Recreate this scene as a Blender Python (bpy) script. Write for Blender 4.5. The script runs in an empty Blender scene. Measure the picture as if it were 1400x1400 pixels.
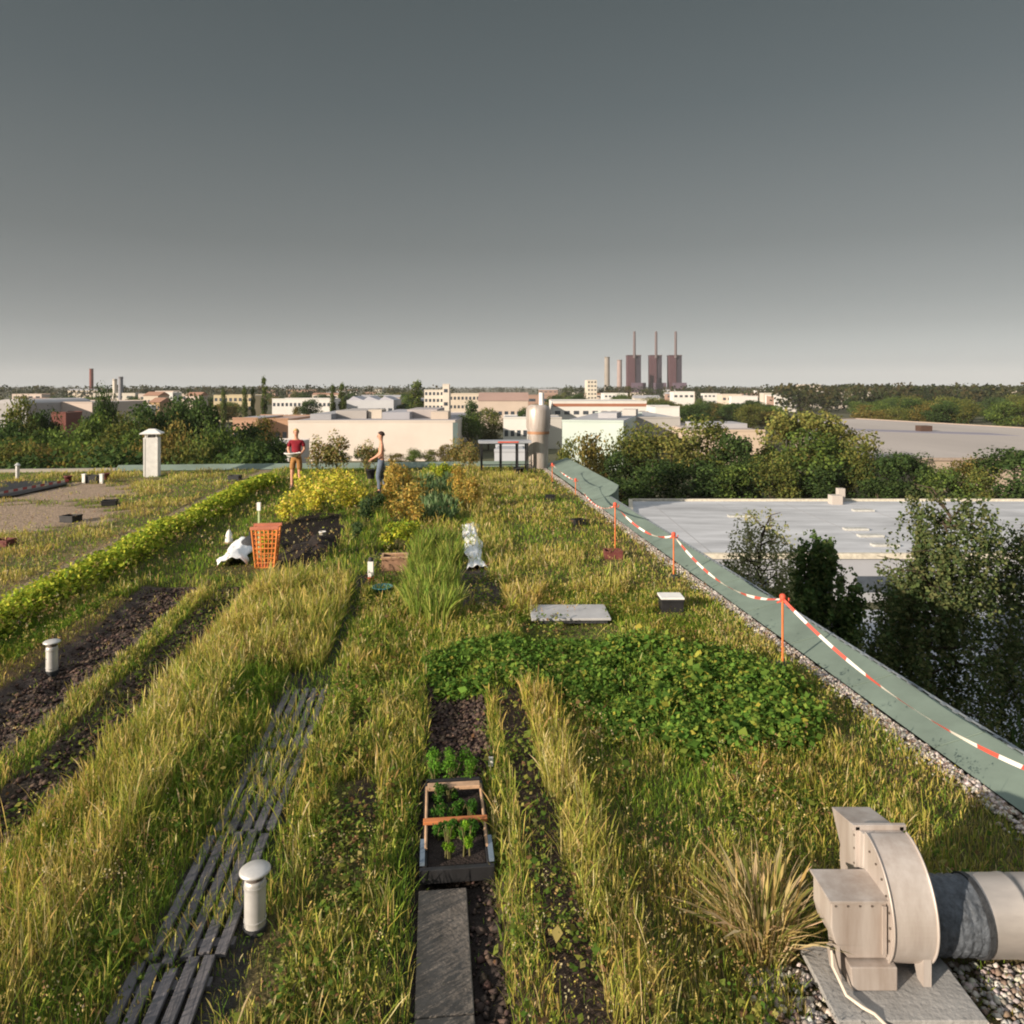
import bpy, bmesh, math, random
import numpy as np
from mathutils import Vector, Matrix, Quaternion

# ------------------------------------------------------------------ camera, sky, sun, exposure
F = 1000.0          # focal length in photo pixels (1400 px frame)
CH = 3.05           # camera height over the roof
HY = 530.0          # horizon row in the photo
sc = bpy.context.scene
COL = sc.collection
cam_d = bpy.data.cameras.new('camera'); cam = bpy.data.objects.new('camera', cam_d); COL.objects.link(cam)
cam.location = (0, 0, CH); cam.rotation_euler = (math.radians(90), 0, 0)
cam_d.sensor_width = 36; cam_d.lens = 36 * F / 1400
cam_d.shift_y = -(700 - HY) / 1400
cam_d.clip_start = 0.1; cam_d.clip_end = 40000
sc.camera = cam
SUN_EL = math.radians(16)
SUN_AZ = Vector((-0.80, -0.60, 0)).normalized()        # horizontal direction towards the sun
w = bpy.data.worlds.new('World'); sc.world = w; w.use_nodes = True
nt = w.node_tree; nt.nodes.clear()
N = lambda t, **k: (lambda n: [setattr(n, a, b) for a, b in k.items()] and n or n)(nt.nodes.new(t))
out = N('ShaderNodeOutputWorld'); bg = N('ShaderNodeBackground'); sky = N('ShaderNodeTexSky')
sky.sky_type = 'NISHITA'; sky.sun_disc = False; sky.sun_elevation = SUN_EL
sky.sun_rotation = math.atan2(SUN_AZ.x, SUN_AZ.y)
sky.air_density = 1.0; sky.dust_density = 1.0; sky.ozone_density = 1.0
hs = N('ShaderNodeHueSaturation'); hs.inputs['Saturation'].default_value = 0.16
tc = N('ShaderNodeTexCoord'); sp = N('ShaderNodeSeparateXYZ'); ramp = N('ShaderNodeValToRGB')
mul = N('ShaderNodeMix', data_type='RGBA', blend_type='MULTIPLY'); mul.inputs[0].default_value = 1.0
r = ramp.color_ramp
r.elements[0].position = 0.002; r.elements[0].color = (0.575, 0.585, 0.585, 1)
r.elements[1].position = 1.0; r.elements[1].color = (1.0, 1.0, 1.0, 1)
for p_, c_ in ((0.01, (0.50, 0.505, 0.505)), (0.03, (0.385, 0.39, 0.39)), (0.08, (0.275, 0.28, 0.276)), (0.129, (0.22, 0.227, 0.223)), (0.187, (0.172, 0.182, 0.179)), (0.355, (0.118, 0.136, 0.141)), (0.47, (0.098, 0.117, 0.122)), (0.52, (0.11, 0.13, 0.135)), (0.68, (0.85, 0.88, 0.90))):  # overhead stops brightened beyond the sky in view, as added fill light
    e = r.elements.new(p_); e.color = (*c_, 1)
mixg = N('ShaderNodeMix', data_type='RGBA'); mixg.inputs[0].default_value = 0.5; mixg.inputs[7].default_value = (4.0, 4.13, 4.13, 1)
L = nt.links.new
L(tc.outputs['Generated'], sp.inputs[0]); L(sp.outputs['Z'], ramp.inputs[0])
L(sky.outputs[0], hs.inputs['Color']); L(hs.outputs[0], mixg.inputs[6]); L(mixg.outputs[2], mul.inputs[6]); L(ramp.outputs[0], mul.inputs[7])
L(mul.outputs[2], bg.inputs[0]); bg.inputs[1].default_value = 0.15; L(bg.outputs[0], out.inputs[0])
sun_d = bpy.data.lights.new('sun', 'SUN'); sun_d.energy = 4.7; sun_d.angle = math.radians(0.5); sun_d.color = (1.0, 0.85, 0.68)
sun = bpy.data.objects.new('sun', sun_d); COL.objects.link(sun)
sdir = Vector((SUN_AZ.x * math.cos(SUN_EL), SUN_AZ.y * math.cos(SUN_EL), math.sin(SUN_EL)))
sun.rotation_euler = sdir.to_track_quat('Z', 'Y').to_euler(); sun.location = (-30, -20, 30)
sc.view_settings.view_transform = 'Standard'; sc.view_settings.look = 'None'
sc.view_settings.exposure = 0.88; sc.view_settings.gamma = 1
sc.cycles.filter_width = 2.0
sc.cycles.max_bounces = 6; sc.cycles.diffuse_bounces = 3; sc.cycles.transmission_bounces = 3; sc.cycles.volume_bounces = 0

GZ = -17.0          # street level
rng = np.random.default_rng(7)
random.seed(7)

def P(px, py, Y): return Vector(((px - 700) * Y / F, Y, CH - (py - HY) * Y / F))
def G(px, py, z=0.0):
    Y = (CH - z) * F / (py - HY)
    return Vector(((px - 700) * Y / F, Y, z))
ED = Vector((0.99453, 0.1044, 0)); VD = Vector((-0.1044, 0.99453, 0))   # across / along the roof
def UV(u, v, z=0.0): return ED * u + VD * v + Vector((0, 0, z))
ROOF_ROT = math.atan2(ED.y, ED.x)

# ------------------------------------------------------------------ helpers
def tag(o, label=None, cat=None, group=None, kind=None):
    if label: o['label'] = label
    if cat: o['category'] = cat
    if group: o['group'] = group
    if kind: o['kind'] = kind
    return o
def empty(name, loc, label, cat, group=None, rz=0.0):
    o = bpy.data.objects.new(name, None); COL.objects.link(o)
    o.location = loc; o.rotation_euler = (0, 0, rz); o.empty_display_size = 0.2
    return tag(o, label, cat, group)
def link(name, me, m, parent=None, loc=None):
    o = bpy.data.objects.new(name, me); COL.objects.link(o)
    if m is not None and not me.materials:
        for mm in (m if isinstance(m, (list, tuple)) else [m]): me.materials.append(mm)
    if parent: o.parent = parent
    if loc is not None: o.location = loc
    return o
SPLIT = {'batten', 'seam_ring', 'parapet', 'clamp_ring', 'rim', 'post', 'pipe_support', 'corner_trim', 'bolt', 'roof_vent', 'pale_rim', 'seam', 'cap_post'}
class MB:
    def __init__(s): s.v = []; s.f = []; s.mi = []; s.cur = 0; s.sm = []
    def add(s, vs, fs, smooth=False):
        b = len(s.v); s.v += [tuple(x) for x in vs]
        for f in fs: s.f.append([b + i for i in f]); s.mi.append(s.cur); s.sm.append(smooth)
    def box(s, c, d, rz=0.0, top=1.0, M=None):
        hx, hy, hz = d[0] / 2, d[1] / 2, d[2] / 2; vs = []
        for z, k in ((-hz, 1.0), (hz, top)):
            for x, y in ((-hx, -hy), (hx, -hy), (hx, hy), (-hx, hy)):
                p = Vector((x * k, y * k, z))
                if M: p = M @ p
                if rz: p.rotate(Quaternion((0, 0, 1), rz))
                vs.append(p + Vector(c))
        s.add(vs, [(0, 3, 2, 1), (4, 5, 6, 7), (0, 1, 5, 4), (1, 2, 6, 5), (2, 3, 7, 6), (3, 0, 4, 7)])
    def prism(s, poly, a0, a1, axis='x'):
        n = len(poly)
        mk = {'x': lambda a, p: (a, p[0], p[1]), 'y': lambda a, p: (p[0], a, p[1]), 'z': lambda a, p: (p[0], p[1], a)}[axis]
        vs = [mk(a0, p) for p in poly] + [mk(a1, p) for p in poly]
        s.add(vs, [list(range(n))[::-1], [n + i for i in range(n)]] + [(i, (i + 1) % n, n + (i + 1) % n, n + i) for i in range(n)])
    def lathe(s, prof, c=(0, 0, 0), n=20, axis='z', cap=True):
        vs = []
        for r_, h in prof:
            for k in range(n):
                a = 2 * math.pi * k / n; x, y = r_ * math.cos(a), r_ * math.sin(a)
                p = {'z': (x, y, h), 'x': (h, x, y), 'y': (x, h, y)}[axis]
                vs.append((p[0] + c[0], p[1] + c[1], p[2] + c[2]))
        fs = []
        for i in range(len(prof) - 1):
            for k in range(n): fs.append((i * n + k, i * n + (k + 1) % n, (i + 1) * n + (k + 1) % n, (i + 1) * n + k))
        s.add(vs, fs, True)
        if cap:
            s.add(vs[:n][::-1], [list(range(n))]); s.add(vs[-n:], [list(range(n))])
    def tube(s, pts, r0, r1=None, n=8):
        r1 = r0 if r1 is None else r1; pts = [Vector(p) for p in pts]; vs = []
        for i, p in enumerate(pts):
            t = (pts[min(i + 1, len(pts) - 1)] - pts[max(i - 1, 0)]).normalized()
            a = t.orthogonal().normalized()
            if i and t.dot(pv) > -0.99:
                a = (pa - t * pa.dot(t)).normalized()
            b = t.cross(a); pa, pv = a, t
            rr = r0 + (r1 - r0) * i / max(1, len(pts) - 1)
            for k in range(n):
                an = 2 * math.pi * k / n; vs.append(p + (a * math.cos(an) + b * math.sin(an)) * rr)
        fs = [(i * n + k, i * n + (k + 1) % n, (i + 1) * n + (k + 1) % n, (i + 1) * n + k) for i in range(len(pts) - 1) for k in range(n)]
        s.add(vs, fs, True)
        s.add(vs[:n], [list(range(n))[::-1]]); s.add(vs[-n:], [list(range(n))])
    def build(s, name, m, parent=None, loc=None, bevel=0.0):
        if name in SPLIT and parent is not None:
            key = {}; par = list(range(len(s.v)))
            def find(i):
                while par[i] != i: par[i] = par[par[i]]; i = par[i]
                return i
            for i, p in enumerate(s.v):
                k = tuple(round(c, 5) for c in p)
                if k in key: par[find(i)] = find(key[k])
                else: key[k] = i
            for f in s.f:
                for j in f[1:]: par[find(j)] = find(f[0])
            comp = {}
            for fi, f in enumerate(s.f): comp.setdefault(find(f[0]), []).append(fi)
            if len(comp) > 1:
                for fl_ in comp.values():
                    q = MB(); mp = {}
                    for fi in fl_:
                        for i in s.f[fi]:
                            if i not in mp: mp[i] = len(q.v); q.v.append(s.v[i])
                        q.f.append([mp[i] for i in s.f[fi]]); q.mi.append(0); q.sm.append(s.sm[fi])
                    q._one(name, m, parent, loc, bevel)
                return None
        return s._one(name, m, parent, loc, bevel)
    def _one(s, name, m, parent=None, loc=None, bevel=0.0):
        me = bpy.data.meshes.new(name); me.from_pydata(s.v, [], s.f)
        me.polygons.foreach_set('material_index', s.mi); me.polygons.foreach_set('use_smooth', s.sm)
        bm = bmesh.new(); bm.from_mesh(me); bmesh.ops.recalc_face_normals(bm, faces=bm.faces); bm.to_mesh(me); bm.free()
        o = link(name, me, m, parent, loc)
        if bevel:
            b = o.modifiers.new('bevel', 'BEVEL'); b.width = bevel; b.segments = 2; b.limit_method = 'ANGLE'; b.angle_limit = math.radians(40)
        return o
def copy_tree(o, parent=None):
    c = o.copy(); COL.objects.link(c)
    if parent: c.parent = parent
    for ch in o.children: copy_tree(ch, c)
    return c

# ------------------------------------------------------------------ materials
def mat(name, col, rough=0.8, var=0.25, scale=3.0, bump=0.0, bscale=None, metal=0.0, col2=None, stretch=None, spec=0.3):
    m = bpy.data.materials.new(name); m.use_nodes = True; t = m.node_tree
    b = t.nodes['Principled BSDF']; b.inputs['Roughness'].default_value = rough; b.inputs['Metallic'].default_value = metal
    b.inputs['Specular IOR Level'].default_value = spec
    tcn = t.nodes.new('ShaderNodeTexCoord'); src = tcn.outputs['Object']
    if stretch:
        mp = t.nodes.new('ShaderNodeMapping'); mp.inputs['Scale'].default_value = stretch; t.links.new(src, mp.inputs[0]); src = mp.outputs[0]
    n = t.nodes.new('ShaderNodeTexNoise'); n.inputs['Scale'].default_value = scale; n.inputs['Detail'].default_value = 6; n.inputs['Roughness'].default_value = 0.65
    t.links.new(src, n.inputs['Vector'])
    rp = t.nodes.new('ShaderNodeValToRGB'); rp.color_ramp.elements[0].position = 0.3; rp.color_ramp.elements[1].position = 0.7
    c2 = col2 or tuple(min(1, c * (1 + var)) for c in col)
    c1 = tuple(c * (1 - var) for c in col) if not col2 else col
    rp.color_ramp.elements[0].color = (*c1, 1); rp.color_ramp.elements[1].color = (*c2, 1)
    t.links.new(n.outputs['Fac'], rp.inputs[0]); t.links.new(rp.outputs[0], b.inputs['Base Color'])
    if bump:
        n2 = t.nodes.new('ShaderNodeTexNoise'); n2.inputs['Scale'].default_value = bscale or scale * 4; n2.inputs['Detail'].default_value = 8
        t.links.new(src, n2.inputs['Vector']); bp = t.nodes.new('ShaderNodeBump'); bp.inputs['Strength'].default_value = bump; bp.inputs['Distance'].default_value = 0.02
        t.links.new(n2.outputs['Fac'], bp.inputs['Height']); t.links.new(bp.outputs[0], b.inputs['Normal'])
    return m
def attr_mat(name, transl=0.35, soil=False):
    m = bpy.data.materials.new(name); m.use_nodes = True; t = m.node_tree; t.nodes.clear()
    o = t.nodes.new('ShaderNodeOutputMaterial'); a = t.nodes.new('ShaderNodeAttribute'); a.attribute_name = 'Col'
    if soil:
        b = t.nodes.new('ShaderNodeBsdfPrincipled'); b.inputs['Roughness'].default_value = 0.95; b.inputs['Specular IOR Level'].default_value = 0.1
        tcn = t.nodes.new('ShaderNodeTexCoord'); n = t.nodes.new('ShaderNodeTexNoise'); n.inputs['Scale'].default_value = 9; n.inputs['Detail'].default_value = 10; n.inputs['Roughness'].default_value = 0.75
        t.links.new(tcn.outputs['Object'], n.inputs['Vector'])
        mr = t.nodes.new('ShaderNodeMapRange'); mr.inputs[1].default_value = 0.3; mr.inputs[2].default_value = 0.7; mr.inputs[3].default_value = 0.45; mr.inputs[4].default_value = 1.5
        t.links.new(n.outputs['Fac'], mr.inputs[0])
        mx = t.nodes.new('ShaderNodeMix'); mx.data_type = 'RGBA'; mx.blend_type = 'MULTIPLY'; mx.inputs[0].default_value = 1
        t.links.new(a.outputs['Color'], mx.inputs[6]); t.links.new(mr.outputs[0], mx.inputs[7]); t.links.new(mx.outputs[2], b.inputs['Base Color'])
        n2 = t.nodes.new('ShaderNodeTexNoise'); n2.inputs['Scale'].default_value = 22; n2.inputs['Detail'].default_value = 10
        t.links.new(tcn.outputs['Object'], n2.inputs['Vector'])
        bp = t.nodes.new('ShaderNodeBump'); bp.inputs['Strength'].default_value = 1.0; bp.inputs['Distance'].default_value = 0.06
        t.links.new(n2.outputs['Fac'], bp.inputs['Height']); t.links.new(bp.outputs[0], b.inputs['Normal']); t.links.new(b.outputs[0], o.inputs[0])
    else:
        d = t.nodes.new('ShaderNodeBsdfDiffuse'); tr = t.nodes.new('ShaderNodeBsdfTranslucent'); mx = t.nodes.new('ShaderNodeMixShader'); mx.inputs[0].default_value = transl
        t.links.new(a.outputs['Color'], d.inputs[0]); t.links.new(a.outputs['Color'], tr.inputs[0])
        t.links.new(d.outputs[0], mx.inputs[1]); t.links.new(tr.outputs[0], mx.inputs[2]); t.links.new(mx.outputs[0], o.inputs[0])
    return m
M_LEAF = attr_mat('foliage'); M_GRASS = attr_mat('grass_blades', 0.4); M_SOIL = attr_mat('soil', soil=True)
M_BARK = mat('bark', (0.06, 0.045, 0.03), 0.95, 0.4, 6, 0.6)
M_BIRCH = mat('birch_bark', (0.12, 0.11, 0.10), 0.9, col2=(0.55, 0.53, 0.48), scale=2.5, stretch=(1, 1, 3))
M_STEM = mat('stem', (0.12, 0.11, 0.04), 0.9)
M_WHITE = mat('white_paint', (0.70, 0.69, 0.67), 0.6, 0.12, 5)
M_ZINC = mat('zinc', (0.50, 0.49, 0.48), 0.45, 0.18, 6, metal=0.35, spec=0.5)
M_GALV = mat('galvanised_steel', (0.30, 0.245, 0.21), 0.48, 0.10, 7, metal=0.3, stretch=(1, 1, 0.14), spec=0.5, col2=(0.50, 0.455, 0.425), bump=0.12, bscale=5)
M_BLACK = mat('black_plastic', (0.018, 0.018, 0.02), 0.55, 0.3, 8)
M_DARK = mat('dark_rubber', (0.03, 0.032, 0.036), 0.7, 0.4, 14, 0.5, 40)
M_CONC = mat('concrete', (0.26, 0.255, 0.25), 0.9, 0.22, 6, 0.35, 40)
M_CONCD = mat('path_concrete', (0.118, 0.104, 0.092), 0.92, 0.28, 9, 0.5, 45)
M_PIPE = mat('pipe_metal', (0.24, 0.225, 0.215), 0.4, 0.10, 5, metal=0.45, stretch=(0.3, 1, 1), spec=0.5, col2=(0.40, 0.365, 0.34))
M_GREENM = mat('green_coping', (0.15, 0.195, 0.165), 0.8, 0.18, 1.6, 0.15, 6)
M_WALLF = mat('farm_wall', (0.30, 0.27, 0.23), 0.9, 0.15, 1)
M_WOODG = mat('weathered_wood', (0.105, 0.10, 0.108), 0.9, 0.35, 14, 0.5, 60, stretch=(1, 0.12, 1))
M_TERRA = mat('orange_wood', (0.42, 0.15, 0.055), 0.75, 0.3, 12, stretch=(0.3, 1, 1))
M_TERRA2 = mat('pale_wood', (0.42, 0.27, 0.17), 0.8, 0.3, 12)
M_ORANGE = mat('orange_plastic', (0.62, 0.20, 0.05), 0.5, 0.2, 6)
M_REDP = mat('red_paint', (0.55, 0.08, 0.045), 0.6, 0.2, 8)
M_REDD = mat('faded_red', (0.13, 0.04, 0.035), 0.7, 0.3, 8)
M_FLEECE = mat('white_fleece', (0.68, 0.70, 0.72), 0.9, 0.08, 5, 0.4, 12)
M_BLUEG = mat('teal_plastic', (0.05, 0.20, 0.22), 0.5)
M_SKIN = mat('skin', (0.52, 0.27, 0.18), 0.6, 0.08, 8)
M_RED = mat('red_shirt', (0.20, 0.010, 0.02), 0.85, 0.2, 12)
M_JEAN = mat('grey_blue_cloth', (0.10, 0.125, 0.17), 0.9, 0.25, 12)
M_SHORT = mat('brown_cloth', (0.30, 0.15, 0.05), 0.9, 0.25, 12)
M_BLOND = mat('blond_hair', (0.42, 0.29, 0.12), 0.8, 0.3, 30)
M_DHAIR = mat('dark_hair', (0.035, 0.02, 0.015), 0.7, 0.3, 30)
M_EYE = mat('eye', (0.03, 0.02, 0.02), 0.3)
M_LIP = mat('lip', (0.40, 0.13, 0.11), 0.5)
M_GLASS = mat('window_glass', (0.05, 0.06, 0.075), 0.15, 0.4, 0.6, spec=0.6)
def tape_mat():
    m = bpy.data.materials.new('barrier_tape'); m.use_nodes = True; t = m.node_tree; b = t.nodes['Principled BSDF']; b.inputs['Roughness'].default_value = 0.5
    a = t.nodes.new('ShaderNodeAttribute'); a.attribute_name = 'Col'; t.links.new(a.outputs['Color'], b.inputs['Base Color']); return m
M_TAPE = tape_mat()

# ------------------------------------------------------------------ fast meshes
def fast_mesh(name, V, T, C):
    me = bpy.data.meshes.new(name); nv, nf = len(V), len(T)
    me.vertices.add(nv); me.vertices.foreach_set('co', V.astype(np.float32).ravel())
    me.loops.add(nf * 3); me.loops.foreach_set('vertex_index', T.astype(np.int32).ravel())
    me.polygons.add(nf); me.polygons.foreach_set('loop_start', np.arange(0, nf * 3, 3, dtype=np.int32)); me.polygons.foreach_set('loop_total', np.full(nf, 3, np.int32))
    at = me.color_attributes.new('Col', 'FLOAT_COLOR', 'POINT')
    c4 = np.ones((nv, 4), np.float32); c4[:, :3] = C; at.data.foreach_set('color', c4.ravel())
    me.update(); me.validate(); return me
def blades_data(p, h, wd, ang, lean, col, headw=None, facing=None):
    """p (n,3) feet; h height; wd width; ang azimuth of lean; lean amount; 7 verts and 5 triangles a blade"""
    n = len(p); t = np.array([0, 0.5, 0.8, 1.0])
    d = np.stack([np.cos(ang), np.sin(ang), np.zeros(n)], 1)
    fa = rng.uniform(0, 2 * np.pi, n) if facing is None else facing
    s = np.stack([np.cos(fa), np.sin(fa), np.zeros(n)], 1)
    V = np.zeros((n, 7, 3)); hw = wd * 0.55 if headw is None else headw
    ws = [wd, wd * 0.85, hw]
    for i in range(3):
        c = p + d * (lean * h * t[i] ** 2)[:, None]; c[:, 2] += h * t[i] * (1 - 0.25 * lean * t[i])
        V[:, 2 * i] = c - s * (ws[i] / 2)[:, None]; V[:, 2 * i + 1] = c + s * (ws[i] / 2)[:, None]
    c = p + d * (lean * h)[:, None]; c[:, 2] += h * (1 - 0.25 * lean); V[:, 6] = c
    T0 = np.array([[0, 1, 3], [0, 3, 2], [2, 3, 5], [2, 5, 4], [4, 5, 6]])
    T = (np.arange(n)[:, None, None] * 7 + T0[None]).reshape(-1, 3)
    return V.reshape(-1, 3), T, np.repeat(col, 7, axis=0)
def leaves_data(p, size, nrm, col, asp=0.6):
    n = len(p); nrm = nrm / (np.linalg.norm(nrm, axis=1, keepdims=True) + 1e-9)
    a = rng.normal(size=(n, 3)); a -= nrm * (a * nrm).sum(1, keepdims=True); a /= np.linalg.norm(a, axis=1, keepdims=True) + 1e-9
    b = np.cross(nrm, a); s = size[:, None]
    V = np.stack([p - a * s * 0.5, p + b * s * asp * 0.5 + a * s * 0.05 - nrm * s * 0.06, p + a * s * 0.5, p - b * s * asp * 0.5 + a * s * 0.05 - nrm * s * 0.06], 1)
    T0 = np.array([[0, 1, 2], [0, 2, 3]]); T = (np.arange(n)[:, None, None] * 4 + T0[None]).reshape(-1, 3)
    return V.reshape(-1, 3), T, np.repeat(col, 4, axis=0)
def merge(parts):
    V, T, C, o = [], [], [], 0
    for v, t, c in parts: V.append(v); T.append(t + o); C.append(c); o += len(v)
    return np.concatenate(V), np.concatenate(T), np.concatenate(C)
def pick(cols, n, jit=0.22, wts=None):
    cols = np.array(cols); i = rng.choice(len(cols), n, p=wts); c = cols[i] * rng.uniform(1 - jit, 1 + jit, (n, 1)) * rng.uniform(0.93, 1.07, (n, 3)); return c
def vnoise(x, y, seed=0):
    """smooth value noise on arrays"""
    r_ = np.random.default_rng(seed); tab = r_.random((64, 64))
    xi, yi = np.floor(x).astype(int), np.floor(y).astype(int); fx, fy = x - xi, y - yi
    fx, fy = fx * fx * (3 - 2 * fx), fy * fy * (3 - 2 * fy); g = lambda a, b: tab[a % 64, b % 64]
    return (g(xi, yi) * (1 - fx) + g(xi + 1, yi) * fx) * (1 - fy) + (g(xi, yi + 1) * (1 - fx) + g(xi + 1, yi + 1) * fx) * fy
def fbm(x, y, seed=0): return (vnoise(x, y, seed) + 0.5 * vnoise(2.1 * x + 9, 2.1 * y + 3, seed + 1) + 0.25 * vnoise(4.3 * x, 4.3 * y + 7, seed + 2)) / 1.75
def inpoly(x, y, poly):
    r_ = np.zeros(x.shape, bool); n = len(poly)
    for i in range(n):
        x1, y1 = poly[i]; x2, y2 = poly[(i + 1) % n]
        if y1 == y2: continue
        c = ((y1 > y) != (y2 > y)) & (x < (x2 - x1) * (y - y1) / (y2 - y1) + x1); r_ ^= c
    return r_

# ------------------------------------------------------------------ street level
def sheet(name, pts, z, m):
    b = MB(); b.add([(x, y, z) for x, y in pts], [list(range(len(pts)))]); o = b.build(name, m); return tag(o, kind='structure')
M_GROUND = mat('ground', (0.075, 0.075, 0.04), 0.95, 0.5, 0.02)
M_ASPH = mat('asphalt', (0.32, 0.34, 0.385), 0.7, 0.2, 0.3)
sheet('ground', [(-16000, -60), (16000, -60), (16000, 20000), (-16000, 20000)], GZ, M_GROUND)
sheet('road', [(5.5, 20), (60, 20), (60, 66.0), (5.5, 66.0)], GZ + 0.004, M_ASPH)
b = MB()
for k in range(9): b.box((10 + k * 5.0, 57.5, GZ + 0.010), (0.14, 9, 0.004))
b.box((32, 52.9, GZ + 0.010), (46, 0.14, 0.004))
tag(b.build('road_marking', mat('road_paint', (0.5, 0.5, 0.5), 0.8)), kind='structure')

# ------------------------------------------------------------------ the building under the farm
FAR = 28.3; LEFT = -24.0; IN = 4.17; OUT = 4.63
farm = empty('industrial_building', (0, 10, GZ), 'large building whose flat roof carries the vegetable garden', 'building', rz=ROOF_ROT)
def FL(u, v, z=0.0):        # roof coordinates into the building's own frame
    wv = UV(u, v, z) - Vector((0, 10, GZ)); wv.rotate(Quaternion((0, 0, 1), -ROOF_ROT)); return wv
def quadstrip(b, rows):
    vs = [p for row in rows for p in row]; n = len(rows[0])
    b.add(vs, [(i * n + k, i * n + k + 1, (i + 1) * n + k + 1, (i + 1) * n + k) for i in range(len(rows) - 1) for k in range(n - 1)])
b = MB(); c = (FL(LEFT, -6) + FL(4.55, FAR)) / 2; d = FL(4.55, FAR) - FL(LEFT, -6)
b.box((c.x, c.y, (17 - 0.25) / 2), (d.x, d.y, 17 - 0.25)); b.build('wall', M_WALLF, farm)
for fl in range(4):
    for k in range(8):
        b = MB(); p = FL(4.55, -2 + k * 4.0); b.box((p.x + 0.01, p.y, 2.6 + fl * 4), (0.05, 2.4, 1.9)); b.build('window', M_GLASS, farm)
b = MB()   # green sheet coping: near stretch, then the wider raised far stretch
vs_ = np.linspace(-5, 19.29, 40)
rows = [[FL(IN, v, 0.02), FL(OUT, v, 0.13), FL(OUT + 0.02, v, 0.13), FL(OUT + 0.02, v, -0.3)] for v in vs_]; quadstrip(b, rows)
rows = [[FL(IN + 0.02, v, 0.03), FL(IN + 0.32, v, 0.10 + 0.03 * e), FL(OUT + 0.50 * e, v, 0.14 + 0.16 * e), FL(OUT + 0.02 + 0.50 * e, v, 0.14 + 0.16 * e), FL(OUT + 0.02 + 0.5 * e, v, -0.3)] for v in np.linspace(19.3, FAR, 40) for e in [min(1.0, (v - 19.3) / 0.9) ** 0.6]]; quadstrip(b, rows)
rows = [[FL(u, FAR - 0.35, 0.02), FL(u, FAR - 0.02, 0.20), FL(u, FAR, 0.20), FL(u, FAR, -0.3)] for u in np.linspace(-11.6, IN, 30)]; quadstrip(b, rows)
b.build('coping', M_GREENM, farm)
for v in np.arange(2.0, 19.0, 1.25):
    b = MB(); p0, p1 = FL(IN + 0.01, v, 0.026), FL(OUT + 0.005, v, 0.136); b.tube([p0, p1], 0.007, n=5); b.build('lap_joint', M_GREENM, farm)
b = MB(); quadstrip(b, [[FL(u, FAR - 0.3, 0.0), FL(u, FAR - 0.28, 0.10), FL(u, FAR, 0.10), FL(u, FAR, -0.3)] for u in np.linspace(LEFT, -11.61, 12)]); b.build('edge_kerb', M_WALLF, farm)
b = MB()   # clip rail along the outer lip
b.tube([FL(OUT + 0.045, v, 0.134) for v in np.linspace(-3, 19.2, 30)], 0.012, n=4)
for v in np.arange(-3, 19.2, 0.16):
    p = FL(OUT + 0.03, v, 0.137); b.box(p, (0.05, 0.05, 0.012), )
b.build('clip_rail', mat('clip_metal', (0.22, 0.25, 0.28), 0.5, metal=0.4), farm)

# zone polygons, given as where they lie on the photo's ground map
def to_px(x, y): yy = np.maximum(y, 0.3); return 700 + F * x / yy, HY + CH * F / yy
BEAN = [(585, 915), (630, 890), (740, 884), (880, 886), (990, 900), (1075, 945), (1118, 985), (1085, 1030), (960, 1040), (840, 1010), (775, 965), (715, 948), (640, 955), (588, 950)]
CLEAR = [(778, 858, 0.62), (917, 838, 0.26), (838, 768, 0.24), (791, 724, 0.2), (752, 688, 0.2), (150, 695, 0.3), (97, 717, 0.3), (321, 660, 0.3), (648, 784, 0.2), (646, 760, 0.2), (645, 735, 0.2), (315, 778, 0.4), (330, 765, 0.3), (364, 778, 0.32), (441, 745, 0.3), (540, 784, 0.3), (507, 800, 0.16), (523, 818, 0.2), (313, 748, 0.2), (127, 664, 0.4), (71, 922, 0.16), (208, 655, 0.4), (405, 672, 0.3), (521, 680, 0.35)]
def cleared(x, y):
    m = np.zeros(x.shape, bool)
    for px, py, r_ in CLEAR: g = G(px, py); m |= (x - g.x) ** 2 + (y - g.y + 0.1) ** 2 < r_ * r_
    return m
SOILMID = [(622, 775), (662, 775), (690, 835), (628, 845)]
COMPOST = [(383, 712), (468, 705), (470, 740), (425, 785), (375, 778)]
SAND1 = [(0, 692), (100, 690), (180, 700), (120, 716), (0, 730), (-300, 740), (-300, 700)]
SAND2 = [(0, 668), (110, 660), (190, 668), (150, 684), (0, 690), (-300, 690), (-300, 668)]
DRY1 = [(650, 646), (800, 648), (812, 678), (700, 676), (650, 690)]
DRY2 = [(693, 795), (755, 800), (735, 845), (690, 840)]
DRY3 = [(725, 752), (800, 756), (790, 782), (715, 780)]
DRY4 = [(785, 785), (870, 790), (860, 818), (780, 815)]
def height(u, v):
    z = 0.03 * (fbm(u * 1.3, v * 1.3, 3) - 0.5)
    g = lambda c, s: np.exp(-((u - c) / s) ** 2)
    nearv = 1 / (1 + np.exp((v - 11.8) * 2))
    z += nearv * (0.05 * g(-2.15, 0.45) - 0.06 * g(-3.0, 0.28) + 0.02 * g(-3.42, 0.12) - 0.05 * g(-3.9, 0.35) + 0.07 * g(-4.55, 0.25))
    z += 0.07 * g(-5.4, 0.3) + 0.05 * g(0.7, 0.3) * nearv
    z -= 0.05 * g(0.15, 0.25) / (1 + np.exp((v - 7.5) * 3))
    # lumpy dug earth
    lump = nearv * ((np.abs(u + 3.85) < 0.4) | (np.abs(u + 3.0) < 0.28)) * (fbm(u * 6, v * 6, 11) - 0.45) * 0.16
    return z + lump
def soil_z(x, y):
    u = x * ED.x + y * ED.y; v = x * VD.x + y * VD.y; return height(u, v)
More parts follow.
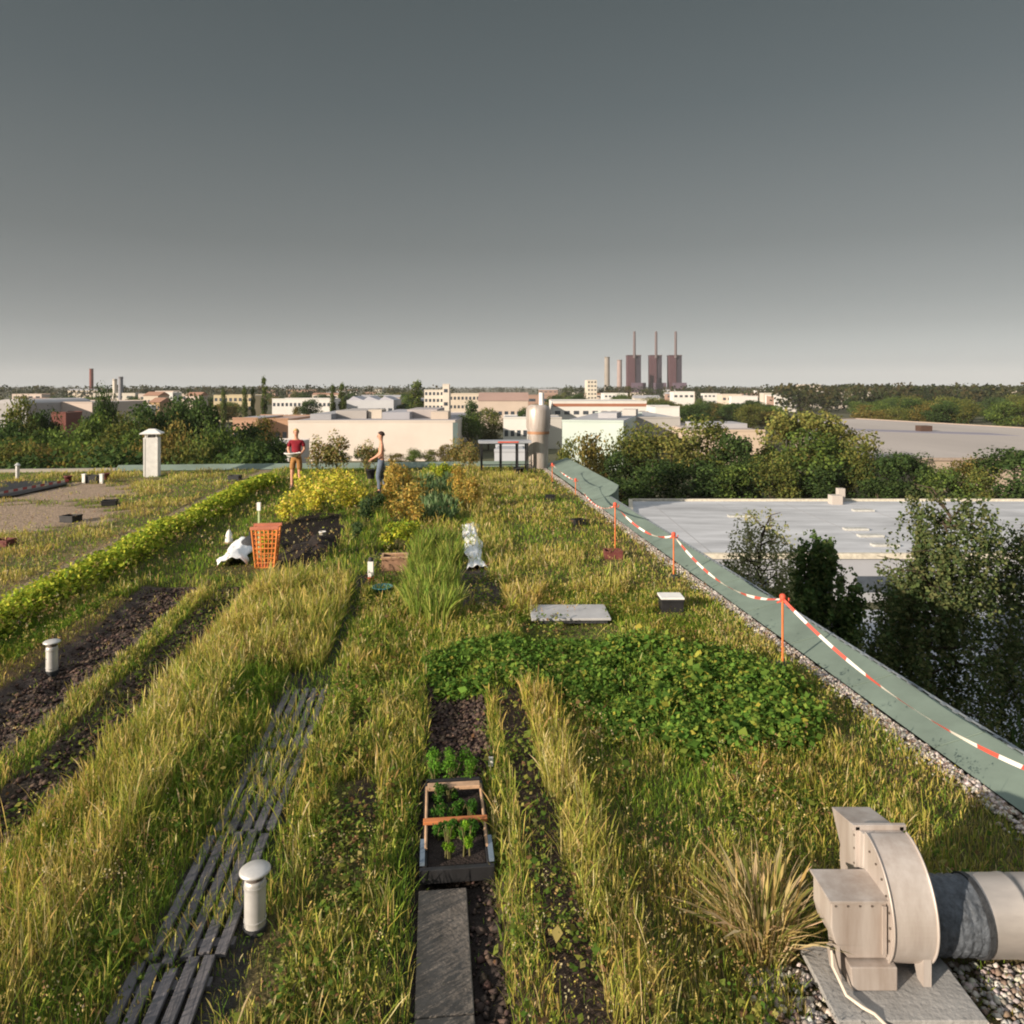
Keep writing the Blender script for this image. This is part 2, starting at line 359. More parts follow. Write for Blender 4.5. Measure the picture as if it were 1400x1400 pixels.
# soil sheet
us = np.concatenate([np.arange(LEFT, -7, 0.4), np.arange(-7, 4.11, 0.06)]); vs = np.concatenate([np.arange(-5, 1.8, 0.4), np.arange(1.8, 13, 0.06), np.arange(13, 27.96, 0.15), [27.95]])
UU, VV = np.meshgrid(us, vs); ZZ = height(UU, VV)
X = UU * ED.x + VV * VD.x; Y = UU * ED.y + VV * VD.y
PX, PY = to_px(X, Y); PX = PX + 26 * (fbm(UU * 2, VV * 2, 15) - 0.5); PY = PY + 22 * (fbm(UU * 2, VV * 2, 16) - 0.5)
nz = fbm(UU * 1.1, VV * 1.1, 21); nz2 = fbm(UU * 4, VV * 4, 25)
SC = np.zeros(UU.shape + (3,)); SC[:] = (0.105, 0.085, 0.042)
SC[nz > 0.55] = (0.08, 0.075, 0.03)
def setc(mask, c, k=1.0): SC[mask] = SC[mask] * (1 - k) + np.array(c) * k
setc((UU < -6.4), (0.20, 0.15, 0.085)); setc((UU < -6.4) & (nz > 0.5), (0.13, 0.11, 0.055))
setc((UU > -6.4) & (UU < -5.85), (0.24, 0.19, 0.13))
for S_ in (SAND1, SAND2): setc(inpoly(PX, PY, S_), (0.31, 0.235, 0.175))
wob = 0.12 * (nz2 - 0.5) + 0.1 * (nz - 0.5)
setc((UU + wob > -4.40) & (UU + wob < -3.52) & (VV < 11.7), (0.085, 0.066, 0.058))
setc((UU + wob > -4.75) & (UU + wob < -4.32) & (VV < 11.0), (0.17, 0.115, 0.065))
setc((UU + wob > -3.26) & (UU + wob < -2.74) & (VV < 11.5), (0.08, 0.064, 0.05))
setc((UU > -0.25) & (UU < 0.52) & (VV < 7.8), (0.030, 0.024, 0.022))
setc((UU > -0.09) & (UU < 0.5) & (VV > 5.5) & (VV < 7.6), (0.032, 0.021, 0.020))
setc((UU > 0.35) & (UU < 1.1) & (VV < 7.5) & (nz > 0.42), (0.07, 0.05, 0.035)); setc((UU > 0.56) & (UU < 0.86) & (VV < 7.4), (0.055, 0.04, 0.032)); setc((UU > -0.76) & (UU < -0.40) & (VV < 7) & (nz < 0.52), (0.06, 0.045, 0.034))
setc((UU > -1.6) & (UU < -1.0) & (VV < 14), (0.05, 0.045, 0.042))
setc(inpoly(PX, PY, SOILMID), (0.075, 0.062, 0.055)); setc(inpoly(PX, PY, COMPOST), (0.02, 0.016, 0.015))
nr, nc = UU.shape
Vs = np.stack([X, Y, ZZ], -1).reshape(-1, 3); idx = np.arange(nr * nc).reshape(nr, nc)
T1 = np.stack([idx[:-1, :-1], idx[:-1, 1:], idx[1:, 1:]], -1).reshape(-1, 3); T2 = np.stack([idx[:-1, :-1], idx[1:, 1:], idx[1:, :-1]], -1).reshape(-1, 3)
o = link('soil', fast_mesh('soil', Vs, np.concatenate([T1, T2]), SC.reshape(-1, 3)), M_SOIL); tag(o, kind='structure')

# gravel along the coping and round the fan
def gravel(name, P3, size, cols):
    n = len(P3); t0 = np.array([[1, 0, 0], [-1, 0, 0], [0, 1, 0], [0, -1, 0], [0, 0, 1], [0, 0, -1]], float)
    fs = np.array([[0, 2, 4], [2, 1, 4], [1, 3, 4], [3, 0, 4], [2, 0, 5], [1, 2, 5], [3, 1, 5], [0, 3, 5]])
    an = rng.uniform(0, 6.28, n); ca, sa = np.cos(an), np.sin(an)
    k = t0[None] * (size[:, None, None] * rng.uniform(0.6, 1.2, (n, 6, 1))) * np.array([1, 1, 0.7])
    k = np.stack([k[..., 0] * ca[:, None] - k[..., 1] * sa[:, None], k[..., 0] * sa[:, None] + k[..., 1] * ca[:, None], k[..., 2]], -1)
    V = (P3[:, None] + k).reshape(-1, 3); T = (np.arange(n)[:, None, None] * 6 + fs[None]).reshape(-1, 3)
    return tag(link(name, fast_mesh(name, V, T, np.repeat(cols, 6, 0)), M_SOILF), kind='stuff')
M_SOILF = attr_mat('stones', 0.0)
n = 7500; v = 3 + 25 * rng.random(n) ** 1.6; u = IN - 0.02 - np.abs(rng.normal(0, 0.095, n)); z = np.full(n, 0.015)
x = u * ED.x + v * VD.x; y = u * ED.y + v * VD.y; n2 = 3500
x2 = rng.uniform(1.2, 3.4, n2); y2 = rng.uniform(2.9, 3.85, n2); k = (fbm(x2 * 3, y2 * 3, 5) > 0.42); x2, y2 = x2[k], y2[k]
P3 = np.stack([np.concatenate([x, x2]), np.concatenate([y, y2]), np.zeros(n + len(x2))], 1); P3[:, 2] = soil_z(P3[:, 0], P3[:, 1]) + 0.012
gravel('gravel', P3, rng.uniform(0.012, 0.03, len(P3)), pick([(0.42, 0.37, 0.33), (0.28, 0.25, 0.23), (0.5, 0.46, 0.42), (0.20, 0.15, 0.12)], len(P3)))
# clods in the dug furrows and the compost
def clods():
    ps = []; n = 7000
    u = np.where(rng.random(n) < 0.6, rng.normal(-3.88, 0.17, n), rng.normal(-3.0, 0.13, n)); v = rng.uniform(3.5, 11.6, n)
    ps.append(np.stack([u * ED.x + v * VD.x, u * ED.y + v * VD.y], 1))
    u = rng.uniform(-0.08, 0.5, 1500); v = rng.uniform(5.6, 7.6, 1500); ps.append(np.stack([u * ED.x + v * VD.x, u * ED.y + v * VD.y], 1))
    u = rng.uniform(0.2, 0.36, 260); v = rng.uniform(2.8, 5.6, 260); ps.append(np.stack([u * ED.x + v * VD.x, u * ED.y + v * VD.y], 1))
    p = np.concatenate(ps); return np.stack([p[:, 0], p[:, 1], soil_z(p[:, 0], p[:, 1]) + 0.01], 1)
p = clods(); gravel('earth_clods', p, rng.uniform(0.008, 0.038, len(p)) * rng.uniform(0.5, 1.2, len(p)), pick([(0.07, 0.05, 0.042), (0.05, 0.038, 0.035), (0.105, 0.075, 0.06)], len(p), 0.3))
# ------------------------------------------------------------------ path, grass and leafy ground cover
b = MB()
yy = 2.655
while yy < 4.2:
    c = UV(0.045, yy + 0.45, 0.012); b.box((c.x, c.y, soil_z(np.array(c.x), np.array(c.y)) + 0.03), (0.29, 0.90, 0.04), ROOF_ROT); yy += 0.905
tag(b.build('path', M_CONCD, bevel=0.006), kind='structure')

def gauss(u, c, s): return np.exp(-((u - c) / s) ** 2)
def zone_grass():
    NC = 560000
    # depth drawn so that the number per square metre falls off as 1/Y
    Yc = rng.uniform(2.5, 27.9, NC); xw = 0.76 * Yc + 1.0; keep = rng.random(NC) < xw / (0.76 * 27.9 + 1.0) * np.minimum(1.0, 9.5 / Yc) * 2.2
    Yc = Yc[keep]; xw = xw[keep]
    Ynear = 2.5 + 8.5 * rng.random(520000) ** 0.85; xn = 0.76 * Ynear + 1.0; kn = rng.random(len(Ynear)) < xn / 9.4
    Yc = np.concatenate([Yc, Ynear[kn]]); xw = np.concatenate([xw, xn[kn]])
    x = rng.uniform(-1, 1, len(Yc)) * xw; y = Yc
    u = x * ED.x + y * ED.y; v = x * VD.x + y * VD.y
    ok = (u < IN - 0.03) & (u > LEFT + 0.3) & (v < FAR - 0.4); x, y, u, v = x[ok], y[ok], u[ok], v[ok]
    px, py = to_px(x, y); px = px + 26 * (fbm(u * 2, v * 2, 15) - 0.5); py = py + 22 * (fbm(u * 2, v * 2, 16) - 0.5); n1 = fbm(u * 1.2, v * 1.2, 31); n2 = fbm(u * 3.3, v * 3.3, 35); n3 = fbm(u * 9, v * 9, 39)
    uw = u + 0.10 * (n2 - 0.5)
    h = 0.13 + 0.12 * n1; dry = np.clip(0.15 + 0.9 * (n2 - 0.25), 0.05, 0.95); den = 0.75 + 0 * u
    def z(m, hh=None, dd=None, de=None, hk=0.5):
        if hh is not None: h[m] = (hh * (1 - hk + 2 * hk * n2))[m]
        if dd is not None: dry[m] = (np.clip(dd - 0.15 + 0.45 * (n2 - 0.5) + 0.9 * (n1 - 0.5), 0.02, 0.98))[m]
        if de is not None: den[m] = de if np.isscalar(de) else de[m]
    near = v < 8.2
    # right of the beds
    z((uw > 1.05) & (v < 12), 0.14, 0.30, 1.0)
    z((uw > 1.0) & (n1 > 0.56) & (v < 8), 0.16, 0.62, 1.0)
    z((uw > 2.2) & (v < 6.8) & (v > 4.3), 0.17, 0.66, 1.0)
    # ridge right of tray
    m = (uw > 0.36) & (uw < 1.12) & (v < 7.9)
    z(m, 0.25, 0.62, 0.9); z(m & (uw > 0.58) & (uw < 0.83), 0.11, 0.5, np.where(n1 < 0.60, 0.05, 0.3))
    z(m & (uw > 0.82) & (v > 3.0) & (v < 7.0), 0.30, 0.88, 0.95)
    z((uw > 0.36) & (uw < 0.57) & (v < 7.9), 0.23, 0.62, 0.95)
    # left of path
    m = (uw > -1.06) & (uw < -0.16) & (v < 12)
    z(m, 0.22, 0.52, 0.85); z(m & (uw > -0.75) & (uw < -0.42) & (n1 < 0.54) & (v < 7), 0.12, 0.45, 0.10)
    z(m & (uw < -0.8), 0.23, 0.58, 0.8); z(m & (v > 7), 0.22, 0.42, 0.9)
    # path and beds kept open
    z((u > -0.12) & (u < 0.36) & (v < 4.45), 0.07, 0.5, 0.012)
    z((u > 0.2) & (u < 0.36) & (v < 5.7), 0.07, 0.4, 0.05)
    z((u > -0.11) & (u < 0.37) & (v > 4.4) & (v < 5.75), 0.05, 0.2, 0.0)
    z((uw > -0.07) & (uw < 0.47) & (v > 5.7) & (v < 7.6), 0.06, 0.1, 0.012)
    # duckboards and tall ridge
    m = (uw > -1.56) & (uw < -1.03); z(m, 0.19, 0.35, np.where(n1 > 0.54, 0.7, 0.17)); z(m & (v > 7.9), 0.11, 0.2, 0.30); z(m & (v < 3.95), 0.14, 0.4, np.where(n2 > 0.52, 0.5, 0.06))
    z(m & (v > 4.75) & (v < 5.1), 0.2, 0.4, 0.5)
    z((uw > -2.72) & (uw < -1.56) & (v < 12.3), 0.30, 0.74, 1.0)
    z((uw > -1.95) & (uw < -1.56) & (v < 9), 0.25, 0.30, 1.0)
    z((uw > -2.2) & (uw < -1.2) & (v > 8.0) & (v < 11.8), 0.34, 0.72, 1.0)
    # furrows
    m = (uw > -3.26) & (uw < -2.75) & (v < 11.6); z(m, 0.14, 0.40, np.where(n1 > 0.58, 0.2, 0.03)); z(m & (v < 5.2), 0.15, 0.5, 0.3); z(m & (v > 8.4) & (v < 10.2), 0.08, 0.1, 0.15)
    z((uw > -3.52) & (uw < -3.28) & (v < 11.8), 0.15, 0.66, 0.8)
    m = (uw > -4.40) & (uw < -3.52) & (v < 11.7); z(m, 0.08, 0.45, 0.025)
    z((uw > -4.75) & (uw < -4.32) & (v < 11), 0.09, 0.85, 0.3)
    z((uw > -5.25) & (uw < -4.55), 0.15, 0.18, 0.85); z((uw > -5.25) & (uw < -4.55) & (v < 8.5), 0.13, 0.45, 0.5)
    z((uw > -5.9) & (uw < -5.65), 0.15, 0.1, 0.7); z((uw > -6.45) & (uw < -5.9), 0.07, 0.6, 0.10)
    z((uw < -6.45), 0.14, 0.66, 0.55); z((uw < -6.45) & (n1 > 0.57), 0.2, 0.85, 0.7); z((uw < -6.45) & (n1 < 0.42), 0.12, 0.3, 0.45)
    for S_ in (SAND1, SAND2): z(inpoly(px, py, S_), 0.06, 0.8, 0.04)
    # middle distance
    z((v > 12) & (u > -5.2) & (u < -2.2), 0.15, 0.22, 0.85)
    z((v > 12) & (u > -2.2) & (u < 1.0), 0.24, 0.40, 0.85)
    z((v > 12.2) & (u > -1.0) & (u < -0.45), 0.12, 0.45, 0.5)
    z((v > 12) & (u > 1.0), 0.16, 0.40, 0.8); z((v > 12) & (u > 0.75) & (u < 1.5), 0.26, 0.68, 0.95)
    z((v > 9.6) & (v < 14) & (u > 0.95) & (u < 1.35), 0.26, 0.68, 0.95)
    for S_ in (DRY2, DRY3, DRY4): z(inpoly(px, py, S_), 0.24, 0.92, 1.0)
    z(inpoly(px, py, DRY1), 0.20, 0.95, 1.0)
    z(inpoly(px, py, SOILMID), 0.07, 0.3, 0.03); z(inpoly(px, py, COMPOST), 0.07, 0.3, 0.02)
    z(inpoly(px, py, BEAN), 0.18, 0.15, 0.30)
    z((u > 3.7), None, 0.6, 0.5); z(u > 3.45, 0.12, 0.6, 0.6); z(u > IN - 0.22, 0.08, 0.7, 0.35); z(u > IN - 0.14, 0.05, 0.8, 0.02)
    z((x > 1.45) & (x < 2.35) & (y > 3.35) & (y < 4.0), 0.05, 0.5, 0.0)
    z((x > 1.2) & (x < 3.4) & (y < 3.5), 0.05, 0.5, 0.08); z((x > 2.2) & (x < 3.4) & (y > 3.5) & (y < 4.0), 0.05, 0.05, 0.6)
    z((x > -1.56) & (x < -1.32) & (y > 3.95) & (y < 4.2), 0.05, 0.2, 0.2); z((x > -1.72) & (x < -1.15) & (y > 3.5) & (y < 4.05), 0.09, 0.35, 0.4)
    k = (rng.random(len(x)) < den * (0.55 + 0.9 * n3)); x, y, u, v, h, dry = x[k], y[k], u[k], v[k], h[k], dry[k]
    h[cleared(x, y)] *= 0.3
    # thin out inside little clump gaps
    isd = rng.random(len(x)) < dry
    return x, y, u, v, h, isd
x, y, u, v, h, isd = zone_grass()
zz = soil_z(x, y)
WIDE = lambda y: np.clip(0.0022 + 0.00072 * y, 0.0036, 0.017)
def make_grass(name, m, dryk):
    n = m.sum(); hh = h[m] * rng.gamma(7, 1 / 7.0, n) * (0.62 if dryk else 0.50); wd = WIDE(y[m]) * rng.uniform(0.6, 1.15, n)
    wind = rng.uniform(0, 6.283, n)
    big = rng.random(n)
    if dryk:
        col = pick([(0.56, 0.45, 0.155), (0.50, 0.405, 0.12), (0.63, 0.535, 0.28), (0.43, 0.395, 0.08), (0.42, 0.28, 0.12), (0.36, 0.385, 0.07)], n, 0.2, [0.2, 0.2, 0.13, 0.19, 0.06, 0.22])
        head = np.where(big < 0.45, wd * rng.uniform(1.1, 2.0, n), wd * 0.5); lean = np.abs(rng.normal(0.28, 0.2, n))
    else:
        col = pick([(0.14, 0.24, 0.035), (0.20, 0.30, 0.04), (0.10, 0.185, 0.033), (0.29, 0.345, 0.05)], n, 0.25, [0.35, 0.3, 0.2, 0.15])
        head = wd * 0.6; wd = wd * 1.25; lean = np.abs(rng.normal(0.45, 0.25, n))
    V, T, C = blades_data(np.stack([x[m], y[m], zz[m] - 0.01], 1), hh, wd, wind, lean, col, head)
    pn = fbm(x[m] * 0.9 + 30, y[m] * 0.9 + 10, 83)[:, None]; tint = np.clip((pn - 0.52) * 5, 0, 1) * 0.4; C = C * (1 - np.repeat(tint, 7, 0)) + C * np.array([0.92, 0.70, 0.62]) * np.repeat(tint, 7, 0)
    if dryk:    # green feet, straw tops
        k = np.tile(np.array([0.55, 0.55, 0.25, 0.25, 0, 0, 0.0]), n)[:, None]; C = C * (1 - k) + np.array([0.20, 0.22, 0.05]) * k
    return tag(link(name, fast_mesh(name, V, T, C), M_GRASS), kind='stuff')
make_grass('dry_grass', isd, True); make_grass('green_grass', ~isd, False)

# bean patch and low broad-leaved weeds
def leafy(name, x, y, hmin, hmax, size, cols, nleaf, wts=None, up=0.9):
    n = len(x); xx = np.repeat(x, nleaf) + rng.normal(0, 0.05, n * nleaf); yy = np.repeat(y, nleaf) + rng.normal(0, 0.05, n * nleaf)
    hh = np.repeat(rng.uniform(hmin, hmax, n), nleaf) * rng.uniform(0.25, 1.0, n * nleaf)
    p = np.stack([xx, yy, soil_z(xx, yy) + hh], 1); nn = rng.normal(size=(n * nleaf, 3)) * 0.55; nn[:, 2] += up
    V, T, C = leaves_data(p, size * rng.gamma(6, 1 / 6, n * nleaf) * (1 + 0.02 * np.clip(yy - 6, 0, 12)), nn, pick(cols, n * nleaf, 0.25, wts), 0.75)
    return tag(link(name, fast_mesh(name, V, T, C), M_LEAF), kind='stuff')
def scatter_poly(poly, n):
    pts = [G(px, py) for px, py in poly]; xs = [p.x for p in pts]; ys = [p.y for p in pts]
    x = rng.uniform(min(xs), max(xs), n * 3); y = rng.uniform(min(ys), max(ys), n * 3); k = inpoly(x, y, [(p.x, p.y) for p in pts]); return x[k][:n], y[k][:n]
GREENS = [(0.09, 0.175, 0.03), (0.13, 0.225, 0.04), (0.065, 0.13, 0.026), (0.215, 0.275, 0.05), (0.36, 0.33, 0.06)]
x1, y1 = scatter_poly([(800 + (a - 800) * 1.06, 950 + (b_ - 950) * (1.0 if b_ < 950 else 1.10)) for a, b_ in BEAN], 5200); q1 = to_px(x1, y1); k = (fbm(x1 * 2.6, y1 * 2.6, 52) > np.where(inpoly(q1[0], q1[1], BEAN), 0.34, 0.5)); x1, y1 = x1[k], y1[k]; px1, py1 = to_px(x1, y1)
yl = (px1 > 830) & (fbm(x1 * 2, y1 * 2, 50) > 0.42)
leafy('bean_plants', x1[yl], y1[yl], 0.05, 0.25, 0.047, GREENS, 13, [0.25, 0.28, 0.13, 0.25, 0.09])
leafy('low_green_crop', x1[~yl], y1[~yl], 0.03, 0.17, 0.038, GREENS, 14, [0.30, 0.40, 0.12, 0.16, 0.02])
# scattered weeds along both ridges and under the tall grass
n = 5600; vw = 2.6 + 9 * rng.random(n) ** 1.3; uw_ = rng.choice([-1.75, -0.58, -0.85, 0.72, 0.48, 1.4, 2.4, -3.0, -4.8, 3.2], n, p=[.14, .16, .12, .10, .06, .11, .13, .05, .07, .06]) + rng.normal(0, 0.17, n)
xa = uw_ * ED.x + vw * VD.x; ya = uw_ * ED.y + vw * VD.y
k = (fbm(xa * 2.2, ya * 2.2, 61) > 0.46) & ((uw_ < -0.16) | (uw_ > 0.38)) & ((uw_ < -1.5) | (uw_ > -1.05)) & (uw_ < 3.8) & ~((xa > 1.3) & (ya < 4.0)) & ~((np.abs(xa + 1.44) < 0.22) & (np.abs(ya - 4.0) < 0.5))
leafy('weeds', xa[k], ya[k], 0.05, 0.20, 0.030, [(0.075, 0.13, 0.025), (0.14, 0.18, 0.035), (0.22, 0.23, 0.05), (0.17, 0.10, 0.05), (0.26, 0.24, 0.08)], 9, [.33, .27, .18, .1, .12])
# yellow-green seed rows and flowering ground plants in the middle distance
vh = rng.uniform(4.0, 24.5, 7000); uh = -5.42 + rng.normal(0, 0.14, 7000) + 0.06 * np.sin(vh * 1.1)
xh = uh * ED.x + vh * VD.x; yh = uh * ED.y + vh * VD.y
n = len(xh); nl = 7
xx = np.repeat(xh, nl) + rng.normal(0, 0.05, n * nl); yy = np.repeat(yh, nl) + rng.normal(0, 0.06, n * nl)
hh = np.repeat(rng.uniform(0.12, 0.29, n) * (0.75 + 0.5 * vnoise(yh * 1.6, xh * 0, 77)), nl) * rng.uniform(0.15, 1, n * nl); zz_ = soil_z(xx, yy) + hh
nn = rng.normal(size=(n * nl, 3)) * 0.6; nn[:, 2] += 0.7
V, T, C = leaves_data(np.stack([xx, yy, zz_], 1), np.clip(0.034 + 0.003 * yy, 0.04, 0.10) * rng.uniform(0.6, 1.2, n * nl), nn, pick([(0.40, 0.45, 0.05), (0.30, 0.38, 0.045), (0.16, 0.24, 0.03), (0.50, 0.50, 0.07)], n * nl, 0.2), 0.8)
o = link('crop_row', fast_mesh('crop_row', V, T, C), M_LEAF); tag(o, 'long low row of yellow green leafy crop running diagonally to the far end', 'crop row')

# dry flower heads and seed tufts speckled through the meadow
n = 19000; ys_ = 2.7 + 20 * rng.random(n) ** 1.7; xs_ = rng.uniform(-1, 1, n) * (0.76 * ys_ + 0.8); us_ = xs_ * ED.x + ys_ * ED.y; vs2 = xs_ * VD.x + ys_ * VD.y
pp, qq = to_px(xs_, ys_)
k = (us_ < 3.85) & ((us_ < -1.56) | (us_ > -1.04)) & ((us_ < -0.16) | (us_ > 0.38) | (vs2 > 12)) & ~((us_ > -4.3) & (us_ < -3.5) & (vs2 < 11.7)) & ~((us_ > -3.26) & (us_ < -2.75) & (vs2 < 11.5)) & (us_ > -12) & ~inpoly(pp, qq, BEAN) & ~((xs_ > 1.2) & (ys_ < 4.1)) & (vs2 < FAR - 0.5) & (fbm(us_ * 1.6, vs2 * 1.6, 71) > 0.47) & ~inpoly(pp, qq, SAND1) & ~inpoly(pp, qq, SAND2) & ~((np.abs(xs_ + 1.44) < 0.25) & (np.abs(ys_ - 4.0) < 0.5))
xs_, ys_ = xs_[k], ys_[k]; n = len(xs_); nl = 5; hh = rng.uniform(0.08, 0.26, n) * np.where(us_[k] < -1.5, 1.25, 1.0)
X_ = np.repeat(xs_, nl) + rng.normal(0, 0.012, n * nl); Y_ = np.repeat(ys_, nl) + rng.normal(0, 0.012, n * nl); Z_ = soil_z(X_, Y_) + np.repeat(hh, nl) + rng.normal(0, 0.018, n * nl)
cc = np.repeat(pick([(0.38, 0.25, 0.11), (0.46, 0.37, 0.14), (0.24, 0.14, 0.08), (0.40, 0.39, 0.08), (0.50, 0.43, 0.26)], n, 0.2, [0.26, 0.28, 0.16, 0.18, 0.12]), nl, 0) * rng.uniform(0.8, 1.2, (n * nl, 1))
V, T, C = leaves_data(np.stack([X_, Y_, Z_], 1), (0.008 + 0.0013 * Y_) * rng.uniform(0.6, 1.4, n * nl), rng.normal(size=(n * nl, 3)), cc, 0.7)
tag(link('seed_heads', fast_mesh('seed_heads', V, T, C), M_GRASS), kind='stuff')

# ------------------------------------------------------------------ garden plants that stand alone
def plant_mesh(name, h, r, nleaf, size, cols, shape='bush', seed=0, wts=None, asp=0.6):
    global rng
    old = rng; rng = np.random.default_rng(seed)
    if shape == 'spike':      # upright blades
        a = rng.uniform(0, 6.28, nleaf); rr = r * np.sqrt(rng.random(nleaf)) * 0.8; p = np.stack([rr * np.cos(a), rr * np.sin(a), np.zeros(nleaf)], 1)
        D = blades_data(p, h * rng.uniform(0.55, 1.0, nleaf), np.full(nleaf, size), a + rng.normal(0, 0.5, nleaf), np.abs(rng.normal(0.3, 0.2, nleaf)), pick(cols, nleaf, 0.2, wts), np.full(nleaf, size * 0.9))
    else:
        nl = max(5, nleaf // 90); lz = rng.uniform(0.25, 0.85, nl) * h; la = rng.uniform(0, 6.28, nl)
        prof = np.sqrt(np.clip(1 - ((lz / h - 0.45) / 0.6) ** 2, 0.05, 1)) if shape == 'bush' else np.clip(1.05 - lz / h * 0.75, 0.2, 1)
        lr = r * prof * np.sqrt(rng.random(nl)) * 0.75; c = np.stack([lr * np.cos(la), lr * np.sin(la), lz], 1)
        i = rng.integers(0, nl, nleaf); dd = rng.normal(size=(nleaf, 3)); dd /= np.linalg.norm(dd, axis=1, keepdims=True)
        R = (r * 0.42) * rng.uniform(0.5, 1.0, (nleaf, 1)); p = c[i] + dd * R * np.array([1, 1, 1.15]); p[:, 2] = np.abs(p[:, 2])
        kl = rng.uniform(0.75, 1.25, nl)[i][:, None]
        D = leaves_data(p, size * rng.uniform(0.6, 1.3, nleaf), dd * 0.6 + rng.normal(size=(nleaf, 3)) * 0.6 + np.array([0, 0, 0.3]), pick(cols, nleaf, 0.2, wts) * kl, asp)
    st = []
    for k in range(7):
        a = rng.uniform(0, 6.28); q = r * 0.5; st.append([(0.02 * math.cos(a), 0.02 * math.sin(a), 0), (q * 0.5 * math.cos(a), q * 0.5 * math.sin(a), h * 0.4), (q * math.cos(a), q * math.sin(a), h * 0.75)])
    rng = old
    b = MB()
    for s_ in st: b.tube(s_, max(0.006, h * 0.012), 0.003, 5)
    return fast_mesh(name, *D), b
YEL = [(0.62, 0.56, 0.07), (0.50, 0.48, 0.06), (0.28, 0.32, 0.05), (0.66, 0.52, 0.13)]
RUST = [(0.46, 0.29, 0.065), (0.38, 0.26, 0.06), (0.27, 0.25, 0.055), (0.50, 0.38, 0.11)]
KALE = [(0.13, 0.20, 0.09), (0.19, 0.26, 0.13), (0.10, 0.17, 0.07)]
CORN = [(0.20, 0.29, 0.05), (0.29, 0.34, 0.07), (0.14, 0.23, 0.04), (0.40, 0.38, 0.11)]
BRT = [(0.26, 0.30, 0.03), (0.16, 0.24, 0.03), (0.42, 0.40, 0.05)]
def plant(name, label, cat, group, spots, h, r, nleaf, size, cols, shape='bush', seed=0, asp=0.6):
    me, sb = plant_mesh('leaves', h, r, nleaf, size, cols, shape, seed, asp=asp); proto = None
    for i, s_ in enumerate(spots):
        px, py, k = s_[:3]; g = G(px, py); g.z = float(soil_z(np.array(g.x), np.array(g.y))); lb = s_[3] if len(s_) > 3 else label
        if proto is None:
            t = proto = empty(name, g, lb, cat, group); link('leaves', me, M_LEAF, t); sb.build('stem', M_STEM, t)
        else:
            t = copy_tree(proto); t.location = g; t['label'] = lb
        t.scale = (k, k, k * random.uniform(0.92, 1.08)); t.rotation_euler.z = random.uniform(0, 6.28)
plant('goldenrod_bush', '', 'bush', 'yellow bushes by the compost heap', [
    (445, 700, 1.1, 'broad yellow bush behind the dark compost heap, right side'), (400, 716, 0.85, 'yellow bush beside the orange crate, left edge of the clump'),
    (425, 690, 1.1, 'middle yellow bush of the clump behind the compost heap'), (470, 690, 1.15, 'tall yellow bush nearest the shirtless man'),
    (455, 672, 0.9, 'pale yellow bush between the two people'), (488, 698, 0.8, 'small yellow bush left of the path to the shirtless man')], 0.75, 0.5, 900, 0.085, YEL, seed=1)
plant('rust_bush', '', 'plant', 'rust coloured plants flanking the blue green bed', [
    (552, 694, 1.4, 'tall rust orange plant left of the blue green bed, middle one'), (558, 716, 1.15, 'rust orange plant left of the blue green bed, nearest the green bush'),
    (548, 676, 1.2, 'rust orange plant left of the blue green bed, farthest one'), (636, 694, 1.0, 'rust yellow plant right of the blue green bed, nearest the white fleece'), (632, 676, 1.0, 'rust yellow plant right of the blue green bed, farthest one')], 0.90, 0.42, 760, 0.07, RUST, 'bush', 2)
plant('kale_bush', '', 'plant', 'dark green plants by the path to the shirtless man', [(500, 722, 1.0, 'dark green plant beside the dark path, nearest the compost heap'), (512, 704, 0.9, 'dark green plant at the feet of the shirtless man'), (488, 740, 0.7, 'small dark green plant right of the compost heap')], 0.6, 0.32, 520, 0.07, [(0.08, 0.13, 0.05), (0.12, 0.17, 0.06), (0.06, 0.10, 0.05)], seed=9)
plant('leek_clump', 'blue green leek clump in the bed between rust plants', 'plant', 'blue green leeks in the central bed', [(584 + 16 * (i % 3) + random.uniform(-3, 3), 664 + 12 * (i // 3) + random.uniform(-2, 2), random.uniform(0.8, 1.15)) for i in range(15)], 0.45, 0.2, 60, 0.04, KALE, 'spike', 3)
plant('green_bush', '', 'bush', 'bright green bushes behind the wooden crate', [(545, 752, 1.0, 'bright yellow green bush right behind the wooden crate'), (562, 742, 0.75, 'smaller green bush behind the wooden crate, right side'), (600, 655, 1.0, 'lime green bush at far end of the leek bed, left'), (618, 655, 0.9, 'lime green bush at far end of the leek bed, right')], 0.5, 0.36, 700, 0.075, BRT, seed=4)
plant('maize_clump', 'tall green reedy clump in the stand beside the dark soil patch', 'plant', 'tall green stand left of the white fleece', [(572 + 21 * (i % 3) + random.uniform(-6, 6), 768 + 17 * (i // 3) + random.uniform(-4, 4), random.uniform(0.7, 1.1)) for i in range(18)], 0.62, 0.20, 120, 0.013, CORN, 'spike', 5)
plant('pale_shrub', '', 'shrub', 'pale shrubs at the far roof edge', [(435, 648, 1.0, 'pale olive shrub right of the red shirted person'), (462, 647, 1.1, 'pale olive shrub midway between the two people'), (500, 647, 0.9, 'green shrub just left of the shirtless man'), (640, 648, 0.8, 'rusty olive shrub at roof edge right of the white hall')], 1.35, 0.55, 1000, 0.09, [(0.22, 0.21, 0.07), (0.30, 0.25, 0.10), (0.13, 0.15, 0.05), (0.28, 0.18, 0.08)], seed=6)
